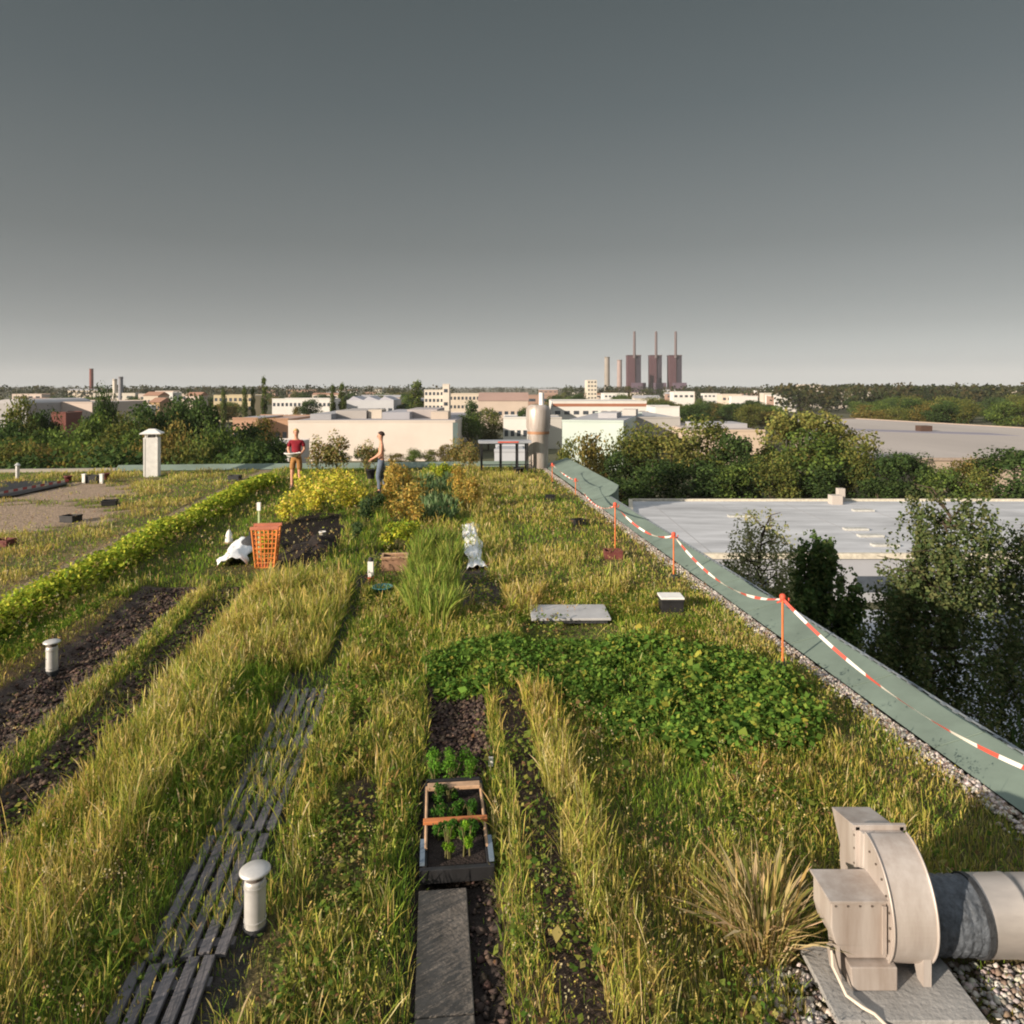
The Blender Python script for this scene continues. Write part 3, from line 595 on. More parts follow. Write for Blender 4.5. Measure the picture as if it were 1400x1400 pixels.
def tussock(name, label, loc, h, r, n, cols, seed):
    global rng
    old = rng; rng = np.random.default_rng(seed); a = rng.uniform(0, 6.28, n); rr = r * np.sqrt(rng.random(n)); p = np.stack([rr * np.cos(a), rr * np.sin(a), np.zeros(n)], 1)
    hd = rng.random(n) < 0.3; D = blades_data(p, h * rng.uniform(0.45, 1.0, n), np.full(n, 0.008), a + rng.normal(0, 0.4, n), np.abs(rng.normal(0.55, 0.25, n)), pick(cols, n, 0.2), np.where(hd, 0.02, 0.005)); rng = old
    o = link(name, fast_mesh(name, *D), M_GRASS, loc=loc); tag(o, label, 'grass clump')
tussock('grass_tussock', 'pale dry grass tussock just left of the metal fan', (1.36, 3.98, 0.0), 0.50, 0.17, 420, [(0.50, 0.38, 0.20), (0.42, 0.32, 0.12), (0.18, 0.20, 0.05), (0.55, 0.43, 0.25)], 8)
# ------------------------------------------------------------------ duckboards
for i, (u, v, ln, rz, nb, lb) in enumerate([
    (-1.34, 3.30, 1.34, 0.02, 5, 'dark slatted duckboard nearest the camera, left of the vent pipe'),
    (-1.31, 4.55, 1.08, 0.01, 5, 'dark slatted duckboard half sunk in grass just beyond the vent pipe'),
    (-1.28, 5.66, 1.10, -0.01, 5, 'dark duckboard largely overgrown midway along the tall grass'),
    (-1.27, 6.86, 1.24, 0.01, 5, 'dark duckboard with many narrow slats at the end of the walk')]):
    pos = UV(u, v); pos.z = float(soil_z(np.array(pos.x), np.array(pos.y))) + 0.012
    t = empty('duckboard', pos, lb, 'duckboard', 'duckboards laid along the grass path', ROOF_ROT + rz)
    W = 0.44
    b = MB()
    for k in range(2): b.box((0, -ln / 2 + 0.12 + k * (ln - 0.24), 0.0), (W, 0.06, 0.025))
    b.build('batten', M_WOODG, t)
    sw = W / nb
    b = MB()
    for k in range(nb): b.box((-W / 2 + sw * (k + 0.5), random.uniform(-0.03, 0.03), 0.026), (sw * 0.66, ln + random.uniform(-0.05, 0.02), 0.026), random.uniform(-0.012, 0.012))
    b.build('slats', M_WOODG, t, bevel=0.004)

# ------------------------------------------------------------------ roof vents
def vent_pipe(loc, label, s=1.0, grp='mushroom capped vent pipes'):
    t = empty('vent_pipe', loc, label, 'vent pipe', grp)
    b = MB(); b.lathe([(0.058, -0.05), (0.058, 0.265), (0.055, 0.275), (0.05, 0.28)], n=28); b.build('pipe', M_ZINC, t)
    b = MB(); b.lathe([(0.061, 0.235), (0.061, 0.25)], n=28); b.lathe([(0.061, 0.05), (0.061, 0.06)], n=28); b.build('seam_ring', M_ZINC, t)
    b = MB(); b.lathe([(0.046, 0.27), (0.046, 0.325)], n=24); b.build('neck', mat('vent_neck', (0.12, 0.10, 0.09), 0.7), t)
    b = MB(); b.lathe([(0.080, 0.318), (0.085, 0.321), (0.085, 0.329), (0.076, 0.337), (0.052, 0.345), (0.02, 0.350), (0.001, 0.351)], n=32); b.build('cap', M_ZINC, t)
    b = MB(); b.lathe([(0.066, -0.03), (0.066, 0.025)], n=24); b.build('foot_collar', M_DARK, t)
    t.scale = (s, s, s); return t
vent_pipe((-1.44, 4.10, 0.02), 'nearest silver vent pipe with round cap, in grass beside the duckboards')
g = G(71, 917); vent_pipe((g.x, g.y, soil_z(np.array(g.x), np.array(g.y)) + 0.01), 'pale vent pipe with flat cap at left edge, beside the dug furrow', 1.0)
# white square ventilator at the far edge
g = G(208, 651)
t = empty('ventilator', g, 'white square ventilator post with hipped cap at far left roof edge', 'ventilator', rz=0.25)
b = MB(); b.box((0, 0, 0.66), (0.46, 0.46, 1.36)); b.build('shaft', M_WHITE, t, bevel=0.01)
b = MB()
for x_ in (-0.17, 0.17):
    for y_ in (-0.17, 0.17): b.box((x_, y_, 1.40), (0.05, 0.05, 0.13))
b.build('cap_post', M_WHITE, t)
b = MB(); b.box((0, 0, 1.38), (0.24, 0.24, 0.10)); b.build('louvre', mat('louvre', (0.25, 0.24, 0.23), 0.7), t)
b = MB(); b.box((0, 0, 1.475), (0.66, 0.66, 0.03)); b.box((0, 0, 1.56), (0.66, 0.66, 0.14), top=0.3); b.build('cap', M_WHITE, t)
b = MB(); b.box((-0.20, -0.2345, 0.66), (0.045, 0.008, 1.3)); b.box((0.20, -0.2345, 0.66), (0.045, 0.008, 1.3)); b.build('corner_trim', M_WHITE, t)
g = G(24, 654); t = empty('exhaust_pipe', g, 'thin pale exhaust pipe at the far left edge of roof', 'pipe')
b = MB(); b.lathe([(0.06, 0), (0.06, 0.42)], n=14); b.build('pipe', M_ZINC, t); b = MB(); b.lathe([(0.10, 0.44), (0.02, 0.52)], n=14); b.build('cap', M_ZINC, t); b = MB(); b.lathe([(0.02, 0.41), (0.02, 0.45)], n=8); b.build('cap_stay', M_ZINC, t)
# big silver stack at the far edge
g = G(736, 640)
t = empty('exhaust_stack', g, 'large silver exhaust stack with riveted bands at the far roof edge', 'stack')
b = MB(); b.lathe([(0.37, 0), (0.37, 1.20), (0.40, 1.26), (0.40, 1.34)], n=32); b.build('lower_drum', M_GALV, t)
b = MB(); b.lathe([(0.38, 1.345), (0.455, 1.55), (0.465, 1.9), (0.465, 2.18), (0.41, 2.34), (0.30, 2.40)], n=32); b.build('upper_drum', M_GALV, t)
b = MB(); b.lathe([(0.42, 1.30), (0.42, 1.40)], n=32); b.build('band', mat('band', (0.30, 0.16, 0.09), 0.6, metal=0.3), t)
b = MB(); b.lathe([(0.47, 1.86), (0.47, 1.9)], n=32); b.lathe([(0.38, 0.6), (0.38, 0.63)], n=32); b.build('seam_ring', M_GALV, t)
b = MB(); b.lathe([(0.095, 2.38), (0.095, 2.86)], (0.12, 0, 0), n=16); b.build('flue', M_WHITE, t)
# gantry of pipes beside it
t = empty('gantry', G(690, 644), 'low steel gantry with grey deck and red stripe left of the silver stack', 'gantry', rz=ROOF_ROT)
b = MB()
for x_ in (-0.85, -0.15, 0.45, 0.80):
    for y_ in (-0.25, 0.25): b.box((x_, y_, 0.52), (0.05, 0.05, 1.04))
b.build('post', M_BLACK, t)
b = MB(); b.box((0, 0, 1.08), (1.9, 0.62, 0.09)); b.build('deck', mat('deck', (0.30, 0.32, 0.36), 0.5), t)
b = MB(); b.box((0.1, -0.315, 1.08), (0.75, 0.012, 0.05)); b.build('stripe', M_REDP, t)
b = MB(); b.box((0, -0.2, 0.25), (1.8, 0.03, 0.03)); b.build('rail', M_BLACK, t)
g = G(709, 648); tag(MB_ := None or empty('black_tub', g, 'black tub standing under the gantry by the silver stack', 'tub'), None)
b = MB(); b.lathe([(0.14, 0), (0.19, 0.2), (0.205, 0.2), (0.205, 0.215), (0.17, 0.215), (0.15, 0.05)], n=20); b.build('tub', M_BLACK, MB_)

# ------------------------------------------------------------------ the metal fan
t = empty('ventilation_fan', (1.86, 3.75, 0.10), 'big galvanised scroll fan with motor box at lower right corner', 'fan')
def fx(x, y, z): return (x - 1.86, y - 3.75, z - 0.10)
def yz(pts): return [(y - 3.75, z - 0.10) for y, z in pts]
cy, cz, R0 = 3.84, 0.395, 0.265
arc = [(cy + (R0 + 0.055 * (k / 66)) * math.cos(math.radians(88 + k * 300 / 66 )) , cz + (R0 + 0.045 * (1 - k / 66)) * math.sin(math.radians(88 + k * 300 / 66))) for k in range(67)]
arc = [(y, max(z, 0.135)) for y, z in arc]
b = MB(); b.prism(yz(arc), 0.0, 0.215); o = b.build('scroll_housing', M_GALV, t, bevel=0.004)
b = MB()
for x_ in (0.0, 0.215):   # rolled seams standing just outside both cheeks
    pts = [(x_, y, z) for y, z in yz([(cy + (y - cy) * 1.012, cz + (z - cz) * 1.012) for y, z in arc[:46]])]; b.tube(pts, 0.006, n=6)
b.build('seam', M_GALV, t)
out_ = [(3.86, 0.695), (4.25, 0.615), (4.05, 0.345), (3.88, 0.36)]
b = MB(); b.prism(yz(out_), -0.004, 0.219); b.build('outlet_duct', M_GALV, t, bevel=0.004)
b = MB(); b.box(fx(1.968, 3.925, 0.694), (0.285, 0.022, 0.03)); b.box(fx(1.85, 3.925, 0.53), (0.025, 0.022, 0.34)); b.box(fx(2.086, 3.925, 0.53), (0.025, 0.022, 0.34)); b.build('flange', M_GALV, t, bevel=0.002)
b = MB()
for z_ in (0.42, 0.5, 0.58, 0.65): b.lathe([(0.006, -0.016), (0.006, -0.011)], fx(1.85, 3.925, z_), n=8, axis='x')
for k in range(9): a_ = math.radians(100 + k * 16); b.lathe([(0.0055, -0.006), (0.0055, 0.0)], fx(1.858, cy + 0.25 * math.cos(a_), cz + 0.25 * math.sin(a_)), n=8, axis='x')
for x_ in (1.60, 1.66, 1.72, 1.78): b.lathe([(0.005, -0.004), (0.005, 0.0)], fx(x_, 3.619, 0.485), n=8, axis='y')
b.build('bolt', mat('bolt_steel', (0.16, 0.13, 0.11), 0.5, metal=0.5), t)
box_ = [(1.58, 0.505), (1.855, 0.505), (1.855, 0.225), (1.665, 0.225), (1.60, 0.30), (1.58, 0.37)]
b = MB(); b.prism([(x - 1.86, z - 0.10) for x, z in box_], 3.62 - 3.75, 3.84 - 3.75, 'y'); b.build('motor_box', M_GALV, t, bevel=0.006)
b = MB(); b.box(fx(1.718, 3.73, 0.509), (0.30, 0.245, 0.012)); b.box(fx(1.838, 3.612, 0.37), (0.022, 0.012, 0.24)); b.build('box_lid', M_GALV, t, bevel=0.002)
b = MB(); b.prism([(1.665 - 1.86, 0.0), (1.885 - 1.86, 0.0), (1.885 - 1.86, 0.115), (1.655 - 1.86, 0.115)], 3.575 - 3.75, 3.84 - 3.75, 'y'); b.build('pedestal', M_GALV, t, bevel=0.005)
b = MB(); b.prism(yz([(3.60, 0.10), (3.655, 0.10), (3.70, 0.19), (3.60, 0.26)]), 0.165, 0.205); b.build('foot', M_GALV, t)
b = MB(); b.prism(yz([(3.60, 0.115), (3.72, 0.115), (3.76, 0.20), (3.62, 0.29)]), 1.615 - 1.86, 1.623 - 1.86); b.build('side_bracket', M_GALV, t)
b = MB(); b.lathe([(0.018, -0.002), (0.018, 0.004)], fx(1.60, 3.66, 0.235), n=14, axis='x'); b.build('cable_gland', M_BLACK, t)
b = MB(); pts = [(1.598, 3.655, 0.235), (1.58, 3.60, 0.20), (1.61, 3.52, 0.125), (1.66, 3.46, 0.118), (1.70, 3.43, 0.114), (1.74, 3.39, 0.09), (1.80, 3.35, 0.02)]
b.tube([fx(*p) for p in pts], 0.008, n=8); b.build('cable', mat('cable', (0.55, 0.48, 0.40), 0.6), t)
t = empty('duct_pipe', (2.08, 3.86, 0.27), 'silver round duct pipe joined to the fan by a dark flexible sleeve', 'duct')
b = MB(); b.lathe([(0.178 + 0.006 * math.sin(k * 2.2), 0.0 + k * 0.0155) for k in range(24)], n=36, axis='x', cap=False); b.build('flexible_sleeve', mat('sleeve', (0.075, 0.085, 0.10), 0.6, 0.5, 18, 0.9, 26), t)
b = MB(); b.lathe([(0.190, 0.0), (0.190, 0.03)], n=36, axis='x'); b.lathe([(0.192, 0.325), (0.192, 0.352)], n=36, axis='x'); b.build('clamp_ring', M_DARK, t)
b = MB(); prof = []
for k in range(6): x0 = 0.34 + k * 0.22; prof += [(0.172, x0), (0.188, x0 + 0.04), (0.188, x0 + 0.19), (0.192, x0 + 0.195), (0.192, x0 + 0.215)]
b.lathe(prof, n=40, axis='x'); b.build('pipe', M_PIPE, t)
b = MB(); b.box((0.9, 0, -0.22), (0.06, 0.3, 0.1)); b.box((1.5, 0, -0.22), (0.06, 0.3, 0.1)); b.build('pipe_support', M_DARK, t)
t = empty('concrete_base', (1.87, 3.64, 0), 'low concrete base slab under the metal fan', 'slab')
b = MB(); b.box((0, 0, 0.084), (0.70, 0.46, 0.03)); b.build('cap_slab', M_CONC, t, bevel=0.005)
b = MB(); b.box((0.01, 0.01, 0.03), (0.64, 0.41, 0.078)); b.build('plinth', mat('plinth', (0.15, 0.16, 0.15), 0.9), t)

# ------------------------------------------------------------------ planter trough with seedlings
t = empty('planter_trough', UV(0.135, 5.02, 0.0), 'black planting trough with orange wooden frame at head of the concrete path', 'planter', rz=ROOF_ROT)
b = MB(); W, D = 0.40, 1.02
b.box((0, 0, 0.03), (W, D, 0.03)); b.box((0, -D / 2, 0.06), (W + 0.06, 0.035, 0.085)); b.box((0, D / 2, 0.06), (W, 0.03, 0.085)); b.box((-W / 2, 0, 0.06), (0.03, D - 0.07, 0.085)); b.box((W / 2, 0, 0.06), (0.03, D - 0.07, 0.085)); b.build('tray', M_BLACK, t, bevel=0.004)
b = MB(); b.box((0, 0, 0.055), (W - 0.04, D - 0.05, 0.03)); b.build('potting_soil', mat('potting_soil', (0.025, 0.018, 0.016), 1, 0.5, 40, 1.0, 60), t)
for s in (-1, 1):
    b = MB(); b.tube([(s * 0.195, -0.34, 0.118), (s * 0.195, 0.36, 0.128)], 0.010, n=8); b.build('side_rail', M_TERRA2, t)
    b = MB(); b.box((s * 0.215, -0.36, 0.112), (0.03, 0.24, 0.02)); b.build('blue_clamp', mat('clamp', (0.13, 0.17, 0.22), 0.5), t)
b = MB(); b.box((0, -0.08, 0.138), (0.43, 0.05, 0.022)); b.build('crossbar', M_TERRA, t, bevel=0.004)
b = MB(); b.box((0, 0.33, 0.146), (0.38, 0.07, 0.026)); b.build('crossbar', M_TERRA2, t, bevel=0.005)
b = MB(); b.box((0, -0.07, 0.10), (0.08, 0.02, 0.015)); b.build('tag', M_TERRA, t)
SEED = [(0.14, 0.28, 0.02), (0.10, 0.22, 0.02), (0.20, 0.34, 0.03)]; SEED2 = [(0.05, 0.13, 0.02), (0.08, 0.18, 0.025), (0.035, 0.09, 0.02)]
def seedling(u, v, z, h, r, label, cols, seed, group='seedlings in the planter trough'):
    me, sb = plant_mesh('leaves', h, r * 1.25, 420, 0.024, cols, 'spire', seed, asp=0.4); t = empty('seedling', UV(u, v, z), label, 'seedling', group); link('leaves', me, M_LEAF, t); sb.build('stem', M_STEM, t)
seedling(0.08, 4.66, 0.06, 0.27, 0.05, 'bright green upright seedling, front left in the planter trough', SEED, 11); seedling(0.20, 4.66, 0.06, 0.26, 0.05, 'bright green upright seedling, front right in the planter trough', SEED, 12)
for i in range(10): seedling(0.02 + 0.075 * (i % 4) + random.uniform(-.01, .01), 4.86 + 0.22 * (i // 4), 0.07, 0.12, 0.06, 'small dark green seedling under the orange crossbars of the trough', SEED2, 20 + i)
for i in range(6): seedling(0.0 + 0.13 * (i % 3), 5.62 + 0.16 * (i // 3), 0.0, 0.22, 0.09, 'feathery green seedling in the dark bed just beyond the trough', [(0.08, 0.19, 0.025), (0.12, 0.25, 0.03)], 40 + i, 'seedlings at the near end of the dark bed')
t = empty('plant_marker', G(671, 1062), 'small white plant marker stake beside the trough', 'marker'); b = MB(); b.box((0, 0, 0.12), (0.035, 0.012, 0.07)); b.build('plate', M_WHITE, t); b = MB(); b.box((0, 0, 0.04), (0.012, 0.01, 0.10)); b.build('stake', M_WHITE, t)

# ------------------------------------------------------------------ barrier posts and tape
def barrier(px, py, h, label):
    t = empty('barrier_post', G(px, py), label, 'barrier post', 'barrier posts along the roof edge')
    b = MB(); b.lathe([(0.012, 0), (0.012, h - 0.02)], n=10); b.build('post', mat('orange_post', (0.60, 0.16, 0.05), 0.5), t)
    b = MB(); b.lathe([(0.03, h - 0.05), (0.034, h - 0.035), (0.034, h), (0.02, h + 0.015)], n=12); b.tube([(0.0, 0, h - 0.06), (0.06, -0.01, h - 0.075), (0.07, 0, h - 0.03)], 0.01, n=6); b.tube([(0, 0, h - 0.06), (-0.06, 0.01, h - 0.085)], 0.01, n=6); b.build('tape_holder', M_REDP, t)
    b = MB(); b.lathe([(0.10, -0.02), (0.10, 0.012), (0.03, 0.035)], n=14); b.build('foot', M_DARK, t)
    p = G(px, py); return Vector((p.x, p.y, h - 0.04))
tops = [barrier(1070, 908, 0.76, 'nearest orange barrier post, beside the bean patch'), barrier(921, 788, 0.70, 'orange barrier post level with the white topped box'), barrier(841, 754, 0.90, 'tall orange barrier post at the step in the green coping'),
        barrier(787, 679, 0.50, 'short orange barrier post near the far corner'), barrier(755, 660, 0.62, 'orange barrier post nearest the silver stack')]
tops.insert(0, barrier(1460, 1180, 0.76, 'orange barrier post at the right frame edge') if False else UV(4.05, 3.6, 0.70))
V, T, C = [], [], []; cum = 0.0; sags = [0.38, 0.30, 0.22, 0.32, 0.10]
for i in range(len(tops) - 1):
    a, c_ = tops[i], tops[i + 1]; nS = 60; bow = ED * (0.10 if i == 0 else 0.06)
    for k in range(nS):
        q0, q1 = k / nS, (k + 1) / nS; f = lambda q: a.lerp(c_, q) + Vector((0, 0, -4 * sags[i] * q * (1 - q))) + bow * (4 * q * (1 - q))
        p0, p1 = f(q0), f(q1); tw = 0.9 * math.sin(q0 * 9 + i); tw1 = 0.9 * math.sin(q1 * 9 + i)
        w0 = (Vector((0, 0, 1)) * math.cos(tw) + ED * math.sin(tw)) * 0.016; w1 = (Vector((0, 0, 1)) * math.cos(tw1) + ED * math.sin(tw1)) * 0.016
        base = len(V); V += [p0 - w0, p0 + w0, p1 + w1, p1 - w1]; T += [(base, base + 1, base + 2), (base, base + 2, base + 3)]
        C += [(0.52, 0.085, 0.06) if int(cum / 0.22) % 2 == 0 else (0.70, 0.66, 0.60)] * 4; cum += (p1 - p0).length
o = link('barrier_tape', fast_mesh('barrier_tape', np.array([tuple(p) for p in V]), np.array(T), np.array(C)), M_TAPE); tag(o, 'red and white barrier tape sagging between the orange posts', 'tape')

# ------------------------------------------------------------------ small things lying about
g = G(778, 846); t = empty('cover_panel', (g.x, g.y, 0.05), 'grey flat cover panel lying in dry grass beyond the green crop', 'panel', rz=0.02)
b = MB(); b.box((0, 0, 0.035), (1.02, 0.60, 0.03)); b.build('plate', mat('panel', (0.36, 0.36, 0.37), 0.55, 0.15, 4), t, bevel=0.004); b = MB(); b.box((0, 0, 0.0), (0.94, 0.52, 0.06)); b.build('frame', M_DARK, t)
def crate(px, py, w_, d_, h_, m, label, lid=None, name='crate', cat='crate', rz=0.0, group=None):
    g = G(px, py); g.z = float(soil_z(np.array(g.x), np.array(g.y))); t = empty(name, g, label, cat, group, rz)
    b = MB(); th = min(w_, d_) * 0.07; b.box((0, 0, th / 2), (w_, d_, th))
    b.box((0, -d_ / 2 + th / 2, h_ / 2 + th / 2), (w_, th, h_ - th)); b.box((0, d_ / 2 - th / 2, h_ / 2 + th / 2), (w_, th, h_ - th))
    for s in (-1, 1): b.box((s * (w_ / 2 - th / 2), 0, h_ / 2 + th / 2), (th, d_ - 2 * th - 0.002, h_ - th))
    b.build('body', m, t, bevel=th * 0.2)
    b = MB()
    for s in (-1, 1): b.box((0, s * (d_ / 2 + 0.006), h_ - th * 0.8), (w_ * 1.03, 0.014, th * 1.2))
    b.build('rim', m, t)
    if lid: b = MB(); b.box((0, 0, h_ + 0.02), (w_ * 1.06, d_ * 1.06, 0.025)); b.build('lid', lid, t, bevel=0.004)
    return t
crate(917, 834, 0.30, 0.26, 0.17, M_BLACK, 'low black box with white lid near the roof edge', M_WHITE, 'lidded_box', 'box')
crate(838, 763, 0.32, 0.26, 0.15, M_REDD, 'dark red low crate at foot of the tall barrier post')
crate(791, 719, 0.26, 0.2, 0.16, M_BLACK, 'black crate in short grass left of the tall barrier post', group='black crates set down on the roof', rz=0.4)
crate(752, 684, 0.26, 0.2, 0.15, M_BLACK, 'black crate on the dry strip below the silver stack', group='black crates set down on the roof')
crate(150, 691, 0.34, 0.3, 0.14, M_BLACK, 'black crate on bare sandy ground in the left meadow, farther one', group='black crates set down on the roof', rz=0.3)
crate(97, 713, 0.34, 0.3, 0.15, M_BLACK, 'black crate on bare sandy ground in the left meadow, nearer one', group='black crates set down on the roof', rz=-0.2)
crate(4, 746, 0.34, 0.3, 0.13, M_REDD, 'brown red crate cut by the left frame edge')
crate(321, 656, 0.36, 0.3, 0.16, M_DARK, 'dark grey crate at the far roof edge right of the white ventilator', group='black crates set down on the roof')
crate(127, 660, 0.42, 0.34, 0.24, M_BLACK, 'black tub like crate between pale posts at the far left', group='black crates set down on the roof')
for px, lb in ((115, 'pale short post left of the black crate at the far left'), (139, 'pale short post right of the black crate at the far left')):
    t = empty('short_post', G(px, 661), lb, 'post'); b = MB(); b.box((0, 0, 0.14), (0.09, 0.09, 0.28)); b.build('shaft', M_WHITE, t); b = MB(); b.box((0, 0, 0.29), (0.11, 0.11, 0.03)); b.build('cap', M_WHITE, t)
for px, py, lb in ((93, 660, 'dull red flower pot left of the black crate at the far left'), (145, 656, 'dull red flower pot right of the black crate at the far left')):
    t = empty('flower_pot', G(px, py), lb, 'pot'); b = MB(); b.lathe([(0.08, 0), (0.11, 0.19), (0.125, 0.19), (0.125, 0.225), (0.10, 0.225), (0.09, 0.15)], n=16); b.build('pot', M_REDD, t); b = MB(); b.lathe([(0.099, 0.17), (0.001, 0.19)], n=12); b.build('potting_soil', M_DARK, t)
b = MB(); pg = [G(-90, 690), G(20, 680), G(92, 664), G(88, 660), G(-90, 661)]; b.prism([(p.x, p.y) for p in pg], 0.03, 0.06, 'z'); tag(b.build('ground_sheet', M_BLACK), 'black ground sheet spread at the far left roof edge', 'sheet')
V, T, C = [], [], []; a_, c_ = G(-110, 701), G(94, 662)
for k in range(60):
    q0, q1 = k / 60, (k + 1) / 60; p0, p1 = a_.lerp(c_, q0), a_.lerp(c_, q1); z0 = 0.09; base = len(V)
    V += [p0 + Vector((0, 0, z0)), p0 + Vector((0, 0, z0 + 0.07)), p1 + Vector((0, 0, z0 + 0.07)), p1 + Vector((0, 0, z0))]; T += [(base, base + 1, base + 2), (base, base + 2, base + 3)]; C += [(0.40, 0.06, 0.06) if k // 2 % 2 else (0.5, 0.46, 0.44)] * 4
tag(link('barrier_tape', fast_mesh('barrier_tape', np.array([tuple(p) for p in V]), np.array(T), np.array(C)), M_TAPE), 'red and white tape along front edge of the black sheet at far left', 'tape')
# wooden crate with white rim, marker post, teal can
t = crate(540, 778, 0.42, 0.30, 0.22, mat('crate_wood', (0.24, 0.14, 0.09), 0.85, 0.3, 10), 'brown wooden crate with pale rim in front of the green bush', rz=0.1)
b = MB()
for s in (-1, 1): b.box((0, s * 0.148, 0.228), (0.44, 0.035, 0.018)); b.box((s * 0.205, 0, 0.2285), (0.035, 0.26, 0.018))
b.build('pale_rim', M_TERRA2, t)
t = empty('marker_post', G(507, 795), 'white marker post with red foot and dark top left of the wooden crate', 'post'); b = MB(); b.box((0, 0, 0.20), (0.085, 0.085, 0.24)); b.build('shaft', M_WHITE, t); b = MB(); b.box((0, 0, 0.035), (0.10, 0.10, 0.09)); b.build('foot', M_REDP, t); b = MB(); b.lathe([(0.04, 0.32), (0.04, 0.36), (0.02, 0.38)], n=12); b.build('top', M_DARK, t)
t = empty('teal_bowl', G(523, 812), 'teal plastic bowl in the green stand near the marker post', 'bowl'); b = MB(); b.lathe([(0.09, 0), (0.15, 0.10), (0.16, 0.10), (0.16, 0.115), (0.14, 0.115), (0.10, 0.03)], n=20); b.build('bowl', M_BLUEG, t)
t = empty('bucket', G(441, 737), 'small white bucket on the dark compost heap', 'bucket'); b = MB(); b.lathe([(0.055, 0.0), (0.07, 0.14), (0.075, 0.14), (0.075, 0.155), (0.06, 0.155), (0.05, 0.03)], n=16); b.build('pail', M_WHITE, t); b = MB(); b.tube([(-0.07, 0, 0.14), (-0.05, 0, 0.20), (0, 0, 0.22), (0.05, 0, 0.20), (0.07, 0, 0.14)], 0.005, n=6); b.build('handle', M_DARK, t)
# compost mound
def mound(name, label, cat, c, rx, ry, h, m, seed=0, kind=None):
    n = 34; vs = []; fs = []
    for j in range(9):
        for k in range(n):
            q = j / 8; a = 2 * math.pi * k / n; f = 1 + 0.25 * math.sin(3 * a + seed) + 0.12 * math.sin(7 * a)
            x_, y_ = c.x + rx * (1 - q) * math.cos(a) * f, c.y + ry * (1 - q) * math.sin(a) * f
            vs.append((x_, y_, c.z - 0.06 + h * (math.sin(q * math.pi / 2)) * (0.8 + 0.4 * float(vnoise(np.array(x_ * 5), np.array(y_ * 5), seed)))))
    for j in range(8):
        for k in range(n): fs.append((j * n + k, j * n + (k + 1) % n, (j + 1) * n + (k + 1) % n, (j + 1) * n + k))
    b = MB(); b.add(vs, fs, True); return tag(b.build(name, m), label, cat, kind=kind)
M_COMP = mat('compost', (0.022, 0.016, 0.014), 1.0, 0.6, 12, 1.0, 30)
mound('compost_heap', 'heap of dark compost beside the orange crate', 'heap', G(428, 752), 0.55, 1.1, 0.26, M_COMP, 3)
# fleece
def fleece(name, label, corners, h, nu=10, nv=26, seed=1):
    vs = []; fs = []
    for j in range(nv + 1):
        for i in range(nu + 1):
            a, c_ = i / nu, j / nv; p = (corners[0] * (1 - a) + corners[1] * a) * (1 - c_) + (corners[3] * (1 - a) + corners[2] * a) * c_
            e = ED * (0.12 * (float(vnoise(np.array(c_ * 6.0), np.array(a), seed)) - 0.5)); p = p + e
            hz = h * math.sin(math.pi * a) ** 0.6 * (0.5 + 0.9 * float(vnoise(np.array(a * 4.0), np.array(c_ * 7.0), seed + 3))) + 0.012 * math.sin(c_ * 34 + a * 5)
            vs.append((p.x, p.y, max(0.0, hz) + 0.04 + 0.02 * math.sin(a * 17 + c_ * 9)))
    for j in range(nv):
        for i in range(nu): q = j * (nu + 1) + i; fs.append((q, q + 1, q + nu + 2, q + nu + 1))
    b = MB(); b.add(vs, fs, True); o = b.build(name, M_FLEECE); s = o.modifiers.new('thick', 'SOLIDIFY'); s.thickness = 0.006; return tag(o, label, 'sheet')
fleece('fleece_cover', 'crumpled white fleece cover over the central bed', [G(638, 782), G(664, 780), G(655, 720), G(634, 720)], 0.055)
fleece('plastic_sheet', 'crumpled white plastic sheet lying left of the orange crate', [G(294, 776), G(335, 774), G(355, 744), G(325, 742)], 0.10, 8, 14, 5)
t = empty('black_sack', G(344, 752), 'black sack slumped between white sheet and orange crate', 'sack'); b = MB(); b.lathe([(0.17, -0.02), (0.21, 0.07), (0.18, 0.18), (0.10, 0.25), (0.04, 0.28)], n=18); b.build('sack', M_DARK, t); b = MB(); b.lathe([(0.035, 0.27), (0.06, 0.33)], n=12); b.build('neck', M_DARK, t)
t = empty('garden_marker', G(313, 742), 'white pointed garden marker behind the white plastic sheet', 'marker'); b = MB(); b.lathe([(0.075, 0.0), (0.06, 0.16), (0.03, 0.24), (0.01, 0.26)], n=12); b.build('cone', M_WHITE, t); b = MB(); b.box((0, 0, 0.0), (0.2, 0.2, 0.03)); b.build('base', M_TERRA2, t)
# orange lattice crate stood on end
g = G(364, 774); t = empty('orange_crate', g, 'orange lattice crate stood upright between white sheet and compost heap', 'crate', rz=0.15)
W, D, H_ = 0.42, 0.32, 0.66
def fr(q, s): return (W / 2) * (0.72 + 0.28 * q) * s, (D / 2) * (0.75 + 0.25 * q)
for s in (-1, 1):
    for s2 in (-1, 1):
        b = MB(); x0, y0 = fr(0, s); x1_, y1_ = fr(1, s); b.tube([(x0, s2 * y0, 0), (x1_, s2 * y1_, H_)], 0.018, n=6); b.build('corner_bar', M_ORANGE, t)
for s2, nm in ((-1, 'front_lattice'), (1, 'back_lattice')):
    b = MB()
    for k in range(9):
        q = k / 8; x_, y_ = fr(q, 1); b.tube([(-x_, s2 * y_, q * H_), (x_, s2 * y_, q * H_)], 0.014 if k % 4 == 0 else 0.010, n=6)
    for k in range(1, 6): c_ = k / 6 * 2 - 1; b.tube([(c_ * fr(0, 1)[0], s2 * fr(0, 1)[1], 0), (c_ * fr(1, 1)[0], s2 * fr(1, 1)[1], H_)], 0.010, n=6)
    b.build(nm, M_ORANGE, t)
b = MB()
